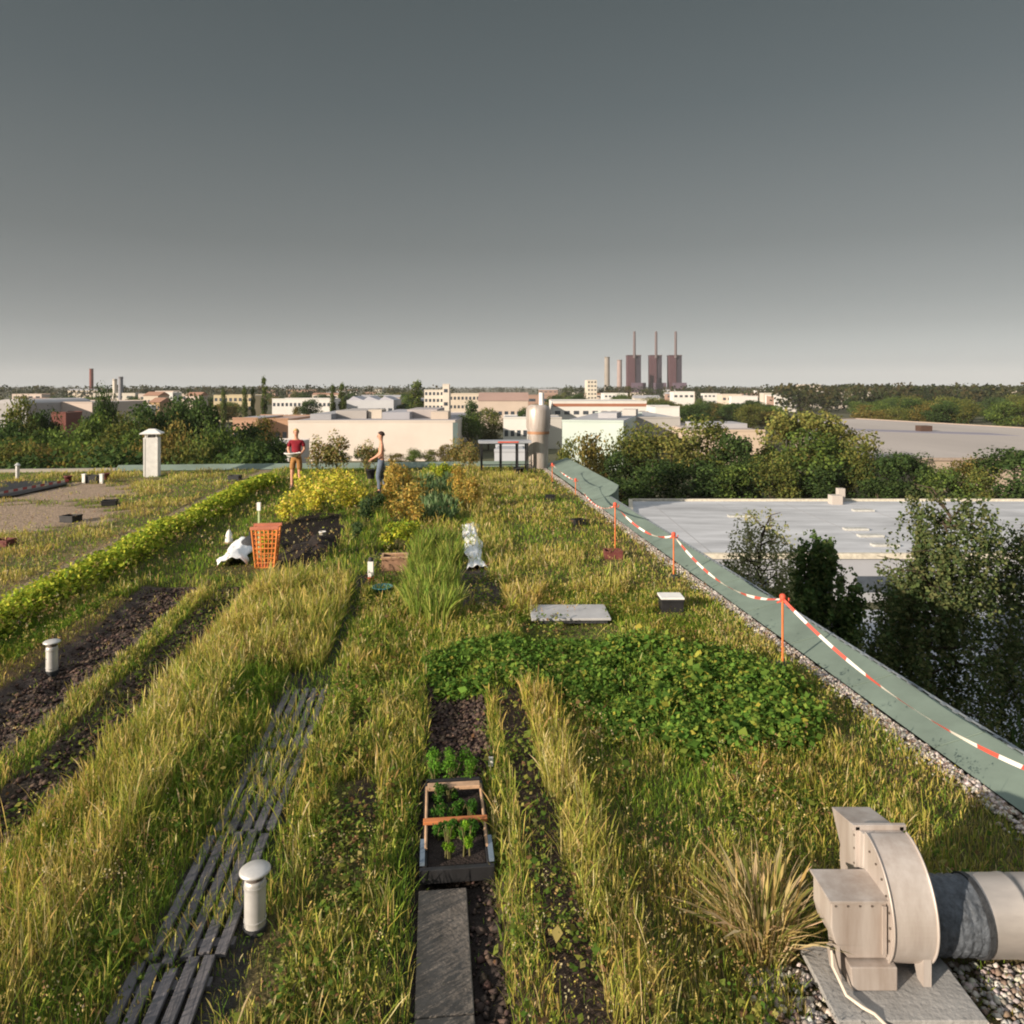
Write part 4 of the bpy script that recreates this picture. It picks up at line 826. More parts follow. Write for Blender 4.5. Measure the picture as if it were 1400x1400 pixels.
for s in (-1, 1):
    for k in range(9): q = k / 8; x_, y_ = fr(q, s); b.tube([(x_, -y_, q * H_), (x_, y_, q * H_)], 0.010, n=6)
b.build('side_lattice', M_ORANGE, t)
b = MB(); x_, y_ = fr(1, 1)
for s2 in (-1, 1): b.box((0, s2 * y_, H_ + 0.02), (2 * x_ + 0.05, 0.05, 0.05))
b.build('rim', mat('salmon', (0.46, 0.16, 0.10), 0.6), t); b = MB(); b.box((0, 0, 0.03), (W * 0.72, D * 0.72, 0.05)); b.build('base', mat('salmon_base', (0.55, 0.16, 0.11), 0.6), t)
me, sb = plant_mesh('leaves', 0.55, 0.15, 200, 0.07, YEL, 'spire', 77); tt = empty('crate_plant', g + Vector((0, 0, 0.06)), 'yellow green plant growing inside the orange crate', 'plant'); link('leaves', me, M_LEAF, tt); sb.build('stem', M_STEM, tt)
t = empty('garden_stake', G(354, 768), 'pale garden stake leaning up above the orange crate', 'stake'); b = MB(); b.box((0, 0, 0.45), (0.03, 0.03, 0.9)); b.build('shaft', mat('lime_stake', (0.36, 0.42, 0.22), 0.8), t); b = MB(); b.box((0, 0, 0.97), (0.06, 0.04, 0.14)); b.build('tip', M_WHITE, t)
# ------------------------------------------------------------------ people
def skin(name, pts, edges, root, m, parent=None, sub=2):
    me = bpy.data.meshes.new(name); me.from_pydata([p[:3] for p in pts], edges, []); o = link(name, me, m, parent)
    md = o.modifiers.new('skin', 'SKIN'); md.use_smooth_shade = True; md.branch_smoothing = 0.6
    for i, p in enumerate(pts):
        rr = p[3]; o.data.skin_vertices[0].data[i].radius = (rr, p[4] if len(p) > 4 else rr)
    o.data.skin_vertices[0].data[root].use_root = True
    s = o.modifiers.new('sub', 'SUBSURF'); s.levels = sub; s.render_levels = sub
    dg = bpy.context.evaluated_depsgraph_get(); m2 = bpy.data.meshes.new_from_object(o.evaluated_get(dg)); old = o.data; o.modifiers.clear(); o.data = m2
    for p in m2.polygons: p.use_smooth = True
    return o
def grow(V, E, start, chain):
    i = start
    for p in chain: V.append(p); E.append((i, len(V) - 1)); i = len(V) - 1
    return i
def hand(V, E, wrist, d, side, curl):
    """palm and five bent fingers; d = finger direction, side = thumb direction"""
    wp = Vector(V[wrist][:3]); d = Vector(d).normalized(); s = Vector(side); s = (s - d * s.dot(d)).normalized(); n_ = d.cross(s)
    pm = grow(V, E, wrist, [(*(wp + d * 0.05), 0.026, 0.02)])
    pe = Vector(V[pm][:3])
    for k, (off, ln) in enumerate(((0.027, 0.072), (0.009, 0.08), (-0.009, 0.075), (-0.026, 0.058))):
        b0 = pe + s * off + d * 0.03; dd = (d + n_ * curl * 0.5).normalized(); d2 = (d * (1 - 0.5 * curl) + n_ * curl).normalized()
        grow(V, E, pm, [(*b0, 0.0095), (*(b0 + dd * ln * 0.5), 0.0085), (*(b0 + dd * ln * 0.5 + d2 * ln * 0.5), 0.007)])
    b0 = wp + d * 0.03 + s * 0.032; grow(V, E, pm, [(*b0, 0.012), (*(b0 + (d * 0.6 + s * 0.6) * 0.045), 0.0095), (*(b0 + (d * 0.9 + s * 0.5) * 0.07), 0.008)])
def person(loc, rz, label, arms, legs, hair_m, build):
    """local frame: faces -Y, left arm is +X"""
    t = empty('person', loc, label, 'person', rz=rz)
    V = [(0, 0, 0.96, 0.145, 0.105)]; E = []
    ch = grow(V, E, 0, [(0, 0.005, 1.10, 0.13, 0.095), (0, 0.005, 1.26, 0.155, 0.105), (0, 0.01, 1.39, 0.125, 0.09), (0, 0.005, 1.47, 0.06), (0, -0.005, 1.53, 0.055), (0, -0.015, 1.60, 0.072, 0.085), (0, -0.012, 1.68, 0.078, 0.098), (0, -0.005, 1.745, 0.05, 0.06)])
    sh = 3
    for s, a in ((1, arms[0]), (-1, arms[1])):
        i = grow(V, E, sh, [(s * 0.165, 0.01, 1.40, 0.058), (*a[0], 0.044), (*a[1], 0.032)]); V.append((*(Vector(a[1]) + (Vector(a[1]) - Vector(a[0])).normalized() * 0.03), 0.027, 0.022)); E.append((i, len(V) - 1))
        hand(V, E, len(V) - 1, (Vector(a[1]) - Vector(a[0])), a[2], 0.8)
    for s, l in ((1, legs[0]), (-1, legs[1])):
        i = grow(V, E, 0, [(s * 0.09, 0, 0.88, 0.095), (*l[0], 0.062), (l[0][0] * 0.4 + l[1][0] * 0.6, l[0][1] * 0.4 + l[1][1] * 0.6 + 0.02, 0.33, 0.058), (*l[1], 0.042), (l[1][0], l[1][1] - 0.06, 0.045, 0.042), (l[1][0], l[1][1] - 0.16, 0.032, 0.035)])
    body = skin('body', V, E, 0, M_SKIN, t)
    # face
    for s in (-1, 1):
        b = MB(); b.lathe([(0.002, -0.009), (0.009, 0), (0.002, 0.009)], (s * 0.031, -0.098, 1.655), n=8, axis='x'); b.build('eye', M_EYE, t)
        b = MB(); b.lathe([(0.008, -0.008), (0.026, 0.0), (0.008, 0.008)], (s * 0.079, 0.0, 1.645), n=10, axis='x'); b.build('ear', M_SKIN, t)
    b = MB(); b.prism([(-0.095, 1.655), (-0.125, 1.612), (-0.09, 1.602)], -0.013, 0.013); b.build('nose', M_SKIN, t)
    b = MB(); b.box((0, -0.095, 1.578), (0.045, 0.012, 0.012)); b.build('mouth', M_LIP, t)
    # hair cap
    vs = []; fs = []; n = 18
    for j in range(8):
        for k in range(n):
            th = j / 7 * 1.75; a = 2 * math.pi * k / n; front = max(0, -math.sin(a)); th *= 1 - 0.42 * front
            vs.append((0.09 * math.sin(th) * math.cos(a), 0.003 + 0.108 * math.sin(th) * math.sin(a), 1.672 + 0.108 * math.cos(th)))
    for j in range(7):
        for k in range(n): fs.append((j * n + k, j * n + (k + 1) % n, (j + 1) * n + (k + 1) % n, (j + 1) * n + k))
    b = MB(); b.add(vs, fs, True); b.build('hair', hair_m, t)
    build(t, arms, legs); return t
def trousers(t, legs, m, lo, grow_=0.014, name='trousers'):
    V = [(0, 0, 0.99, 0.155, 0.118)]; E = []; grow(V, E, 0, [(0, 0, 1.05, 0.145, 0.11)])
    for s, l in ((1, legs[0]), (-1, legs[1])):
        q = [(s * 0.092, 0, 0.86, 0.108), (*l[0], 0.062 + grow_ + 0.012)]
        if lo < 0.3: q += [(l[0][0] * 0.4 + l[1][0] * 0.6, l[0][1] * 0.4 + l[1][1] * 0.6 + 0.02, 0.33, 0.074), (l[1][0], l[1][1], lo, 0.07)]
        grow(V, E, 0, q)
    skin(name, V, E, 0, m, t)
def shirt(t, arms, m):
    V = [(0, 0, 1.0, 0.16, 0.125)]; E = []; grow(V, E, 0, [(0, 0.005, 1.12, 0.15, 0.115), (0, 0.005, 1.27, 0.17, 0.122), (0, 0.01, 1.395, 0.135, 0.105), (0, 0.006, 1.44, 0.075)])
    for s, a in ((1, arms[0]), (-1, arms[1])):
        mid = Vector((s * 0.168, 0.01, 1.40)).lerp(Vector(a[0]), 0.75); grow(V, E, 3, [(s * 0.168, 0.01, 1.395, 0.073), (*mid, 0.066)])
    skin('shirt', V, E, 0, m, t)
def shoes(t, legs, m):
    for l in legs:
        b = MB(); b.prism([(l[1][1] + 0.06, 0), (l[1][1] - 0.20, 0), (l[1][1] - 0.20, 0.035), (l[1][1] - 0.07, 0.085), (l[1][1] + 0.06, 0.10)], l[1][0] - 0.045, l[1][0] + 0.045); b.build('shoe', m, t, bevel=0.012)
g = G(405, 668); g.z = 0.04
armsA = [((0.24, 0.02, 1.15), (0.17, -0.16, 1.03), (-1, 0, 0.3)), ((-0.24, 0.02, 1.15), (-0.17, -0.16, 1.03), (1, 0, 0.3))]
legsA = [((0.10, -0.02, 0.50), (0.11, 0.03, 0.09)), ((-0.11, -0.03, 0.50), (-0.13, 0.02, 0.09))]
def bA(t, arms, legs): shirt(t, arms, M_RED); trousers(t, legs, M_SHORT, 0.5, name='shorts'); shoes(t, legs, M_DARK)
person(g, 0.15, 'blond person in dark red shirt standing and holding a pale basin', armsA, legsA, M_BLOND, bA)
tb = empty('basin', g + Vector((-0.03, -0.29, 0.945)), 'pale shallow basin held by the person in red', 'basin'); b = MB(); b.lathe([(0.13, 0), (0.215, 0.10), (0.24, 0.10), (0.24, 0.115), (0.205, 0.115), (0.125, 0.02)], n=28); b.build('bowl', M_WHITE, tb); b = MB(); b.lathe([(0.236, 0.112), (0.246, 0.118), (0.246, 0.124), (0.236, 0.128)], n=28, cap=False); b.build('rim', M_WHITE, tb)
g2 = G(521, 675); g2.z = 0.02
armsB = [((0.22, -0.01, 1.14), (0.14, -0.22, 1.02), (-1, 0, 0.3)), ((-0.22, -0.02, 1.13), (-0.17, -0.20, 0.98), (1, 0, 0.3))]
legsB = [((0.10, -0.09, 0.50), (0.10, -0.05, 0.09)), ((-0.10, 0.05, 0.50), (-0.10, 0.12, 0.09))]
def bB(t, arms, legs): trousers(t, legs, M_JEAN, 0.10); shoes(t, legs, M_DARK)
person(g2, -1.35, 'shirtless dark haired person in grey blue trousers facing left', armsB, legsB, M_DHAIR, bB)
t = empty('black_bucket', g2 + Vector((-0.29, -0.05, 0.42)), 'black bucket hanging beside the knee of the shirtless person', 'bucket'); b = MB(); b.lathe([(0.10, 0.0), (0.135, 0.25), (0.142, 0.25), (0.142, 0.265), (0.12, 0.265), (0.095, 0.04)], n=20); b.build('pail', M_BLACK, t)
b = MB(); b.tube([(-0.13, 0, 0.25), (-0.10, 0, 0.42), (0, 0, 0.50), (0.10, 0, 0.42), (0.13, 0, 0.25)], 0.007, n=6); b.build('handle', M_DARK, t)
# ------------------------------------------------------------------ trees
def tree_meshes(kind, seed):
    global rng
    old = rng; rng = np.random.default_rng(seed); b = MB()
    if kind == 'poplar':
        H, W, nl, sz = 20.0, 5.0, 2600, 0.55; cols = [(0.055, 0.075, 0.02), (0.08, 0.095, 0.025), (0.04, 0.06, 0.02)]
    elif kind == 'dark':
        H, W, nl, sz = 14.0, 10.0, 6500, 0.42; cols = [(0.042, 0.070, 0.022), (0.062, 0.095, 0.028), (0.032, 0.055, 0.02)]
    elif kind == 'olive':
        H, W, nl, sz = 14.0, 11.0, 5200, 0.42; cols = [(0.085, 0.095, 0.022), (0.11, 0.105, 0.028), (0.06, 0.072, 0.02), (0.05, 0.065, 0.02)]
    elif kind == 'loose':
        H, W, nl, sz = 15.0, 10.5, 5200, 0.42; cols = [(0.11, 0.115, 0.03), (0.155, 0.14, 0.04), (0.08, 0.09, 0.028)]
    elif kind == 'rust':
        H, W, nl, sz = 12.0, 10.0, 4200, 0.42; cols = [(0.13, 0.095, 0.028), (0.10, 0.085, 0.025), (0.07, 0.07, 0.022)]
    else:
        H, W, nl, sz = 13.0, 11.0, 4800, 0.42; cols = [(0.055, 0.085, 0.02), (0.085, 0.115, 0.025), (0.045, 0.07, 0.02)]
    h0 = H * (0.08 if kind == 'poplar' else 0.12); cols = [tuple(q * (1.15 if kind == 'dark' else 1.6) for q in c) for c in cols]
    if kind == 'poplar':
        n = 40; lz = rng.uniform(0.1, 0.93, n) * H; pr = np.clip(np.sin(np.clip(lz / H, 0, 1) * np.pi) ** 0.5, 0.15, 1) * W * 0.22
        a = rng.uniform(0, 6.28, n); c = np.stack([pr * np.cos(a), pr * np.sin(a), lz], 1); lr = rng.uniform(0.8, 1.3, n)
    else:
        n = {'dark': 32, 'loose': 24}.get(kind, 30); c = []; lr = []
        while len(c) < n:
            q = rng.uniform(-1, 1, 3); rr = np.linalg.norm(q)
            if rr > 1 or rr < 0.35: continue
            z = h0 + (H - h0) * (0.5 + 0.40 * q[2]); taper = 1.0 if q[2] < 0 else 1 - 0.3 * q[2]
            c.append((q[0] * W * 0.42 * taper, q[1] * W * 0.42 * taper, z)); lr.append(rng.uniform(0.13, 0.24) * W * (0.85 if kind == 'loose' else 1))
        c = np.array(c); lr = np.array(lr)
    i = rng.integers(0, len(c), nl); d = rng.normal(size=(nl, 3)); d /= np.linalg.norm(d, axis=1, keepdims=True)
    rad = lr[i][:, None] * (0.45 + 0.65 * rng.random((nl, 1)) ** 0.6); lump = 0.72 + 0.5 * fbm(d[:, 0] * 2.5 + i, d[:, 1] * 2.5 + d[:, 2] * 2, seed)[:, None]
    p = c[i] + d * rad * lump * np.array([1, 1, 1.3 if kind == 'poplar' else 0.85])
    kl = rng.uniform(0.72, 1.3, len(c))[i][:, None]
    D = leaves_data(p, sz * rng.uniform(0.55, 1.35, nl), d * 0.8 + rng.normal(size=(nl, 3)) * 0.55, pick(cols, nl, 0.22) * kl, 0.8)
    tw = H * 0.016
    b.tube([(0, 0, -0.3), (0.05, 0.05, h0), (rng.normal(0, .15), rng.normal(0, .15), H * 0.55), (0, 0, H * 0.85)], tw * 1.3, tw * 0.25, 8)
    for k in range(min(9, len(c))):
        z0 = h0 * (0.9 + 0.12 * k); e = c[k]; b.tube([(0, 0, min(z0, e[2] * 0.8)), (e[0] * 0.45, e[1] * 0.45, z0 * 0.5 + e[2] * 0.5), tuple(e)], tw * 0.5, tw * 0.12, 6)
    rng = old
    return fast_mesh('crown', *D), b, H, W
TP = {}
def tree_proto(kind, seed):
    if (kind, seed) not in TP:
        me, b, H, W = tree_meshes(kind, seed); TP[(kind, seed)] = [me, b, H, W, None]
    return TP[(kind, seed)]
def tree(px, ytop, Y, wpx, kind, label, group=None, seed=None, name='tree', base=GZ, cat='tree'):
    seed = seed if seed is not None else random.choice((1, 2, 3)); pr = tree_proto(kind, seed); p = P(px, ytop, Y); h = (p.z - base) * (1.10 if kind in ('loose', 'olive') else 1.04); s = wpx * 1.12 * Y / F / pr[3]
    if pr[4] is None:
        t = empty(name, (p.x, Y, base), label, cat, group); link('crown', pr[0], M_LEAF, t); pr[1].build('trunk', M_BARK, t); pr[4] = t
    else:
        t = copy_tree(pr[4]); t.name = name; t.location = (p.x, Y, base); t['label'] = label
        if group: t['group'] = group
        elif 'group' in t: del t['group']
    t.scale = (s, s, h / pr[2]); t.rotation_euler.z = random.uniform(0, 6.28); return t
GL = 'trees in the belt left of the roof'; GR = 'trees behind the low grey roofed hall'
for a in [
    (143, 524, 120, 32, 'dark', 'tallest pointed dark tree of the left belt, beside the white chimney'), (250, 536, 125, 46, 'dark', 'tall dark round tree of the left belt above the white ventilator, right side'),
    (277, 548, 118, 44, 'dark', 'dark tree of the left belt between the ventilator and the poplars'), (58, 552, 125, 34, 'dark', 'small dark topped tree in front of the long pink hall at far left'),
    (28, 556, 118, 42, 'olive', 'olive tree in front of the arched grey hall at far left'), (4, 566, 105, 46, 'dark', 'dark tree cut by the left frame edge, upper one'),
    (98, 577, 108, 62, 'green', 'wide green tree in the middle of the left belt, below the pink hall'), (200, 556, 115, 58, 'dark', 'broad dark tree directly behind the white ventilator'),
    (172, 575, 100, 54, 'olive', 'olive tree left of the white ventilator, upper one'), (130, 570, 104, 48, 'green', 'green tree just below the tallest pointed tree of the left belt'),
    (300, 578, 96, 60, 'green', 'fresh green tree right of the white ventilator'), (335, 592, 92, 56, 'dark', 'dark tree left of the white hall, below the red roofed sheds'),
    (366, 588, 100, 44, 'dark', 'dark tree directly left of the big white hall'), (232, 574, 90, 50, 'rust', 'brownish tree right behind the white ventilator'),
    (55, 596, 84, 70, 'rust', 'brownish tree low in the left belt, below the arched hall'), (12, 606, 78, 60, 'olive', 'olive tree cut by the left frame edge, lower one'),
    (100, 606, 80, 66, 'rust', 'wide rust tinted tree low in the left belt, middle one'), (150, 602, 76, 60, 'olive', 'olive tree low in the left belt, left of the ventilator'),
    (190, 612, 72, 44, 'rust', 'low rust tinted tree touching left side of the ventilator'), (262, 604, 70, 54, 'olive', 'olive tree low right of the white ventilator'),
    (305, 612, 68, 50, 'green', 'low green tree behind the far roof edge, left of the red shirted person'), (345, 616, 66, 44, 'green', 'low green tree behind the far roof edge, nearest the white shed')]:
    tree(a[0], a[1] - 2, a[2], a[3] * (1.0 if a[0] == 143 else 1.4), *a[4:], GL)
for a in [
    (806, 596, 96, 64, 'rust', 'yellow olive tree right of the silver stack'), (776, 612, 90, 40, 'olive', 'small olive tree touching the silver stack'), (838, 618, 112, 52, 'dark', 'dark tree between the olive tree and the large grove right of the stack'),
    (872, 584, 118, 66, 'olive', 'left tall olive tree of the grove behind the grey roof'), (918, 580, 116, 74, 'loose', 'second tall olive tree of the grove behind the grey roof'), (966, 580, 118, 76, 'olive', 'third tall olive tree of the grove behind the grey roof'),
    (1004, 594, 114, 64, 'dark', 'dark tree at the right end of the grove, before the beige hall'), (1026, 616, 112, 50, 'dark', 'small dark tree left of the loose birch like pair'), (892, 622, 110, 76, 'dark', 'low dark tree at the foot of the grove, left one'),
    (950, 622, 110, 80, 'dark', 'low dark tree at the foot of the grove, middle one'), (1000, 636, 109, 66, 'green', 'low green tree at the foot of the grove, right one'), (846, 648, 108, 56, 'dark', 'low dark tree at the left corner of the grey roof'),
    (1078, 556, 120, 84, 'loose', 'tall loose crowned tree left of the brown roofed hall'), (1136, 562, 120, 88, 'loose', 'tall loose crowned tree overlapping the brown roof'), (1106, 590, 114, 96, 'green', 'green tree below the pair of tall loose crowned trees'),
    (1164, 606, 112, 50, 'olive', 'olive tree right of the pair of tall loose crowned trees'), (1056, 622, 110, 60, 'olive', 'low olive tree left below the loose crowned pair'), (1130, 634, 110, 70, 'dark', 'low dark tree right below the loose crowned pair'),
    (1214, 610, 110, 58, 'dark', 'dark round tree before the brown roof, left one'), (1250, 612, 110, 42, 'dark', 'dark narrow tree before the brown roof'), (1286, 632, 108, 66, 'green', 'bright yellow green bushy tree before the brown roof'),
    (1322, 620, 112, 46, 'rust', 'thin brownish tree before the brown roof'), (1338, 644, 108, 58, 'olive', 'low olive tree before the brown roof near the right edge'), (1388, 606, 108, 86, 'dark', 'large dark tree cut by the right frame edge'), (1200, 648, 108, 50, 'dark', 'low dark tree right of the loose crowned pair')]:
    tree(a[0], a[1], a[2], a[3] * 1.2, *a[4:], GR)
for a in [(306, 530, 300, 9, 'leftmost of the slim poplars, above the ventilator trees'), (335, 526, 300, 9, 'second slim poplar from the left'), (346, 528, 302, 8, 'third slim poplar from the left, beside the white block'), (361, 515, 300, 11, 'tallest slim poplar left of the white offices'),
          (455, 526, 320, 10, 'left poplar of the pair behind the white offices'), (467, 524, 320, 11, 'right poplar of the pair behind the white offices'), (569, 521, 290, 23, 'single thick poplar left of the white apartment block')]:
    tree(a[0], a[1], a[2], a[3], 'poplar', a[4], 'poplars among the far buildings', name='poplar_tree')
for a in [(645, 548, 260, 26, 'dark', 'dark tree top right of the white apartment block'), (640, 564, 230, 44, 'green', 'green tree at right end of the big white hall'), (668, 562, 235, 46, 'olive', 'olive tree between the white hall and the silver stack'), (632, 597, 130, 46, 'rust', 'rust coloured bushy tree at right front corner of the white hall'),
          (405, 556, 330, 16, 'rust', 'small rust tree before the white offices'), (715, 558, 240, 22, 'dark', 'small dark tree just left of the silver stack top')]:
    tree(*a, 'trees round the big white hall')
# low shrubs along the foot of the white hall
for i in range(9): tree(420 + i * 24 + random.uniform(-6, 6), 614 + random.uniform(-6, 6), 185, 26, random.choice(('olive', 'rust', 'green')), 'low shrub in the hedge line at foot of the big white hall', 'hedge shrubs at the white hall', name='shrub', cat='shrub')
kinds = ['dark', 'dark', 'olive', 'green', 'rust']
def belt(n, x0, x1, Y0, Y1, w0, w1, h0, h1, label, group):
    for _ in range(n):
        Y = random.uniform(Y0, Y1); px = random.uniform(x0, x1); wm = random.uniform(w0, w1); hm = random.uniform(h0, h1); tree(px, HY - (GZ + hm - CH) / Y * F, Y, wm / Y * F, random.choice(kinds), label, group)
belt(46, 890, 1060, 330, 520, 11, 17, 8, 12.5, 'tree in the far green belt between the power station and the beige hall', 'far trees right of the power station')
belt(70, 1145, 1500, 300, 600, 12, 18, 9, 15, 'tree in the far wood behind the brown roofed hall', 'far trees behind the brown roof')
belt(40, -60, 330, 330, 800, 12, 18, 9, 15, 'tree among the far buildings on the left horizon', 'far trees on the left')
belt(26, 400, 640, 500, 900, 12, 18, 10, 16, 'tree among the far buildings behind the white hall', 'far trees in the middle')
belt(34, 640, 900, 420, 1100, 12, 18, 9, 15, 'tree among the far buildings around the power station foot', 'far trees below the power station')

belt(58, -60, 372, 62, 140, 7.5, 11, 8.0, 15.0, 'lower tree in the dense belt left of the roof, among taller ones', 'lower trees of the left belt')
belt(40, 330, 760, 380, 900, 11, 17, 9, 15, 'tree between the far pale buildings, centre of the horizon', 'far trees in the centre')
# birches in the yard beside the roof
def birch(px, ytop, Y, wpx, label, nst, lean, seed, cols, leaf=0.085, dense=26, bare=0.4, name='birch_tree', bark=None):
    global rng
    old = rng; rng = np.random.default_rng(seed); p = P(px, ytop, Y); H = p.z - GZ; W = wpx * Y / F
    t = empty(name, (p.x - lean, Y, GZ), label, 'tree'); b = MB(); tr = [Vector((lean * q ** 1.6 + 0.15 * math.sin(q * 7), 0.1 * math.sin(q * 5), H * q)) for q in np.linspace(-0.01, 0.98, 14)]
    b.tube(tr, 0.17, 0.02, 10); b.build('trunk', bark or M_BIRCH, t); lb = MB(); ps = []; st = []
    for k in range(nst):
        q = rng.uniform(bare, 0.97); i = int(q * 13); base = tr[i].lerp(tr[min(13, i + 1)], q * 13 - i); a = rng.uniform(0, 6.28)
        R = W * 0.5 * (1.05 - 0.55 * max(0, (q - 0.55) / 0.45)) * rng.uniform(0.35, 1.05); rise = rng.uniform(0.0, 0.05) * H
        tip = base + Vector((math.cos(a) * R, math.sin(a) * R, rise)); mid = base.lerp(tip, 0.5) + Vector((0, 0, rise * 0.4))
        if k % 3 == 0: lb.tube([base, mid, tip], 0.035, 0.008, 5)
        for m_ in range(4):
            s0 = mid.lerp(tip, rng.uniform(0, 1)) + Vector((rng.normal(0, 0.2), rng.normal(0, 0.2), 0)); ln = rng.uniform(0.6, 2.0); sw = Vector((rng.normal(0, 0.12), rng.normal(0, 0.12), 0))
            st.append((s0, ln)); qs = rng.random(dense)
            for q2 in qs: c = s0 + sw * q2 * ln + Vector((rng.normal(0, 0.07), rng.normal(0, 0.07), -ln * q2)); ps.append(tuple(c))
    lb.build('branches', M_BARK, t); n = len(ps); ps = np.array(ps)
    kl = (0.7 + 0.6 * fbm(ps[:, 0] * 1.2 + 20, ps[:, 2] * 1.2 + 20, seed))[:, None]
    D = leaves_data(ps, leaf * rng.uniform(0.6, 1.3, n), rng.normal(size=(n, 3)) + np.array([0, 0, 0.2]), pick(cols, n, 0.25) * kl, 0.75); link('crown', fast_mesh('crown', *D), M_LEAF, t); rng = old; return t
BC = [(0.08, 0.11, 0.042), (0.11, 0.14, 0.052), (0.06, 0.09, 0.036), (0.15, 0.16, 0.065)]; BC2 = [(0.30, 0.32, 0.15), (0.22, 0.25, 0.10), (0.36, 0.34, 0.18)]
birch(1035, 672, 25, 150, 'pale see through birch in the yard, nearest the roof edge', 85, -0.6, 5, BC2, 0.095, 28, 0.66)
birch(1300, 662, 21, 225, 'large drooping birch at the right edge beside the roof', 240, 1.3, 6, BC, 0.12, 34, 0.47)
birch(1392, 690, 24, 160, 'second drooping birch cut by the right frame edge', 130, 0.4, 9, BC, 0.115, 28, 0.5)
birch(1232, 752, 23, 100, 'small dark birch leaning left of the large drooping birch', 80, 0.9, 10, BC, 0.11, 28, 0.55)
DKB = [(0.075, 0.125, 0.04), (0.10, 0.155, 0.048), (0.055, 0.095, 0.032), (0.14, 0.175, 0.055)]
birch(1112, 722, 31, 110, 'dense dark green tree in the yard between the birches', 150, 0.2, 14, DKB, 0.17, 34, 0.45, 'yard_tree', M_BARK); birch(1000, 768, 33, 90, 'small dark tree at the foot of the pale birch', 90, 0.1, 15, DKB, 0.17, 30, 0.45, 'yard_tree', M_BARK)
birch(1152, 772, 30, 80, 'low dark tree at right foot of the dense yard tree', 80, -0.1, 16, DKB, 0.17, 30, 0.45, 'yard_tree', M_BARK); birch(1060, 786, 28, 100, 'low dark tree at left foot of the dense yard tree', 90, 0.2, 17, DKB, 0.17, 30, 0.45, 'yard_tree', M_BARK)
for px, yt, Y, wp, lb in ((1420, 985, 17, 120, 'dark bush hard against the roof edge at the right'),):
    tree(px, yt, Y, wp, 'dark', lb, name='bush', cat='bush')
# ------------------------------------------------------------------ far buildings
BM = {}
def bmat(c, s=0.06):
    k = tuple(c)
    if k not in BM: BM[k] = mat('wall_%d' % len(BM), c, 0.9, 0.10, s)
    return BM[k]
def building(name, label, px0, px1, ytop, Y, depth, wall, roof, rows=0, cols_=0, kind='flat', cat='building', rz=0.0, band=None, group=None, extras=()):
    x0, x1 = (px0 - 700) * Y / F, (px1 - 700) * Y / F; zt = CH - (ytop - HY) * Y / F; wd = x1 - x0; h = zt - GZ; cx = (x0 + x1) / 2
    t = empty(name, (cx, Y, GZ), label, cat, group, rz); b = MB(); b.box((0, depth / 2, h / 2), (wd, depth, h)); b.build('wall', bmat(wall), t)
    b = MB()
    if kind == 'flat': b.box((0, depth / 2, h + 0.12), (wd - 0.6, depth - 0.6, 0.24))
    elif kind == 'gable': b.prism([(-0.4, h + 0.02), (depth / 2, h + min(4.0, depth * 0.16)), (depth + 0.4, h + 0.02)], -wd / 2 - 0.4, wd / 2 + 0.4, 'x')
    elif kind == 'arch': b.prism([(wd / 2 * math.cos(a), h + 0.02 + wd * 0.14 * math.sin(a)) for a in np.linspace(0, math.pi, 14)], 0, depth, 'y')
    elif kind == 'shed':
        n = max(3, int(wd / 9)); q = wd / n
        for k in range(n): b.prism([(-wd / 2 + k * q + 0.2, h + 0.02), (-wd / 2 + (k + 1) * q - 0.2, h + 0.02), (-wd / 2 + (k + 0.35) * q, h + 2.2)], 3, depth - 2, 'y')
    b.build('roof', bmat(roof), t)
    if kind == 'flat':
        b = MB(); b.box((0, 0.1, h + 0.25), (wd + 0.1, 0.45, 0.5)); b.box((0, depth - 0.1, h + 0.25), (wd + 0.1, 0.45, 0.5)); b.build('parapet', bmat(tuple(c * 0.92 for c in wall)), t)
    for r_ in range(rows):
        zc = h * (r_ + 0.55) / max(rows, 1)
        if h - zc < 1: zc = h - 1.4
        for c_ in range(cols_):
            b = MB(); xc = -wd / 2 + wd * (c_ + 0.5) / cols_; ww = wd / cols_ * 0.58; wh = min(1.9, h / rows * 0.45); b.box((xc, -0.02, zc), (ww, 0.12, wh)); f = b.build('window', M_GLASS, t)
    if band: b = MB(); b.box((0, -0.06, h * 0.86), (wd + 0.12, 0.16, h * 0.12)); b.build('colour_band', bmat(band), t)
    for (ex, ey, ew, ed, eh, ec) in extras: b = MB(); b.box((ex * wd, ey * depth, h + 0.24 + eh / 2), (ew, ed, eh)); b.build('rooftop_unit', bmat(ec), t)
    return t
WH, GRY, PNK, BGE, MNT, RDR = (0.60, 0.585, 0.56), (0.33, 0.33, 0.35), (0.50, 0.42, 0.37), (0.52, 0.45, 0.37), (0.44, 0.51, 0.48), (0.34, 0.19, 0.13)
hall = building('factory_hall', 'big plain white hall with grey sawtooth sheds on its roof, in the centre', 394, 622, 577, 200, 70, (0.58, 0.52, 0.47), (0.28, 0.27, 0.29), kind='flat', extras=[(-0.36, 0.35, 6, 30, 1.6, (0.3, 0.3, 0.32)), (-0.2, 0.4, 9, 24, 2.4, (0.33, 0.31, 0.30)), (-0.05, 0.3, 4, 8, 2.6, (0.45, 0.40, 0.34)), (0.1, 0.4, 8, 30, 2.0, (0.30, 0.30, 0.33)), (0.25, 0.45, 9, 24, 2.6, (0.34, 0.31, 0.31)), (0.38, 0.25, 5, 10, 2.2, (0.47, 0.40, 0.34))])
b = MB(); b.box((22.9, 0.0, 5.3), (1.4, 0.2, 10.4)); b.build('dark_corner', bmat((0.10, 0.14, 0.14)), hall)
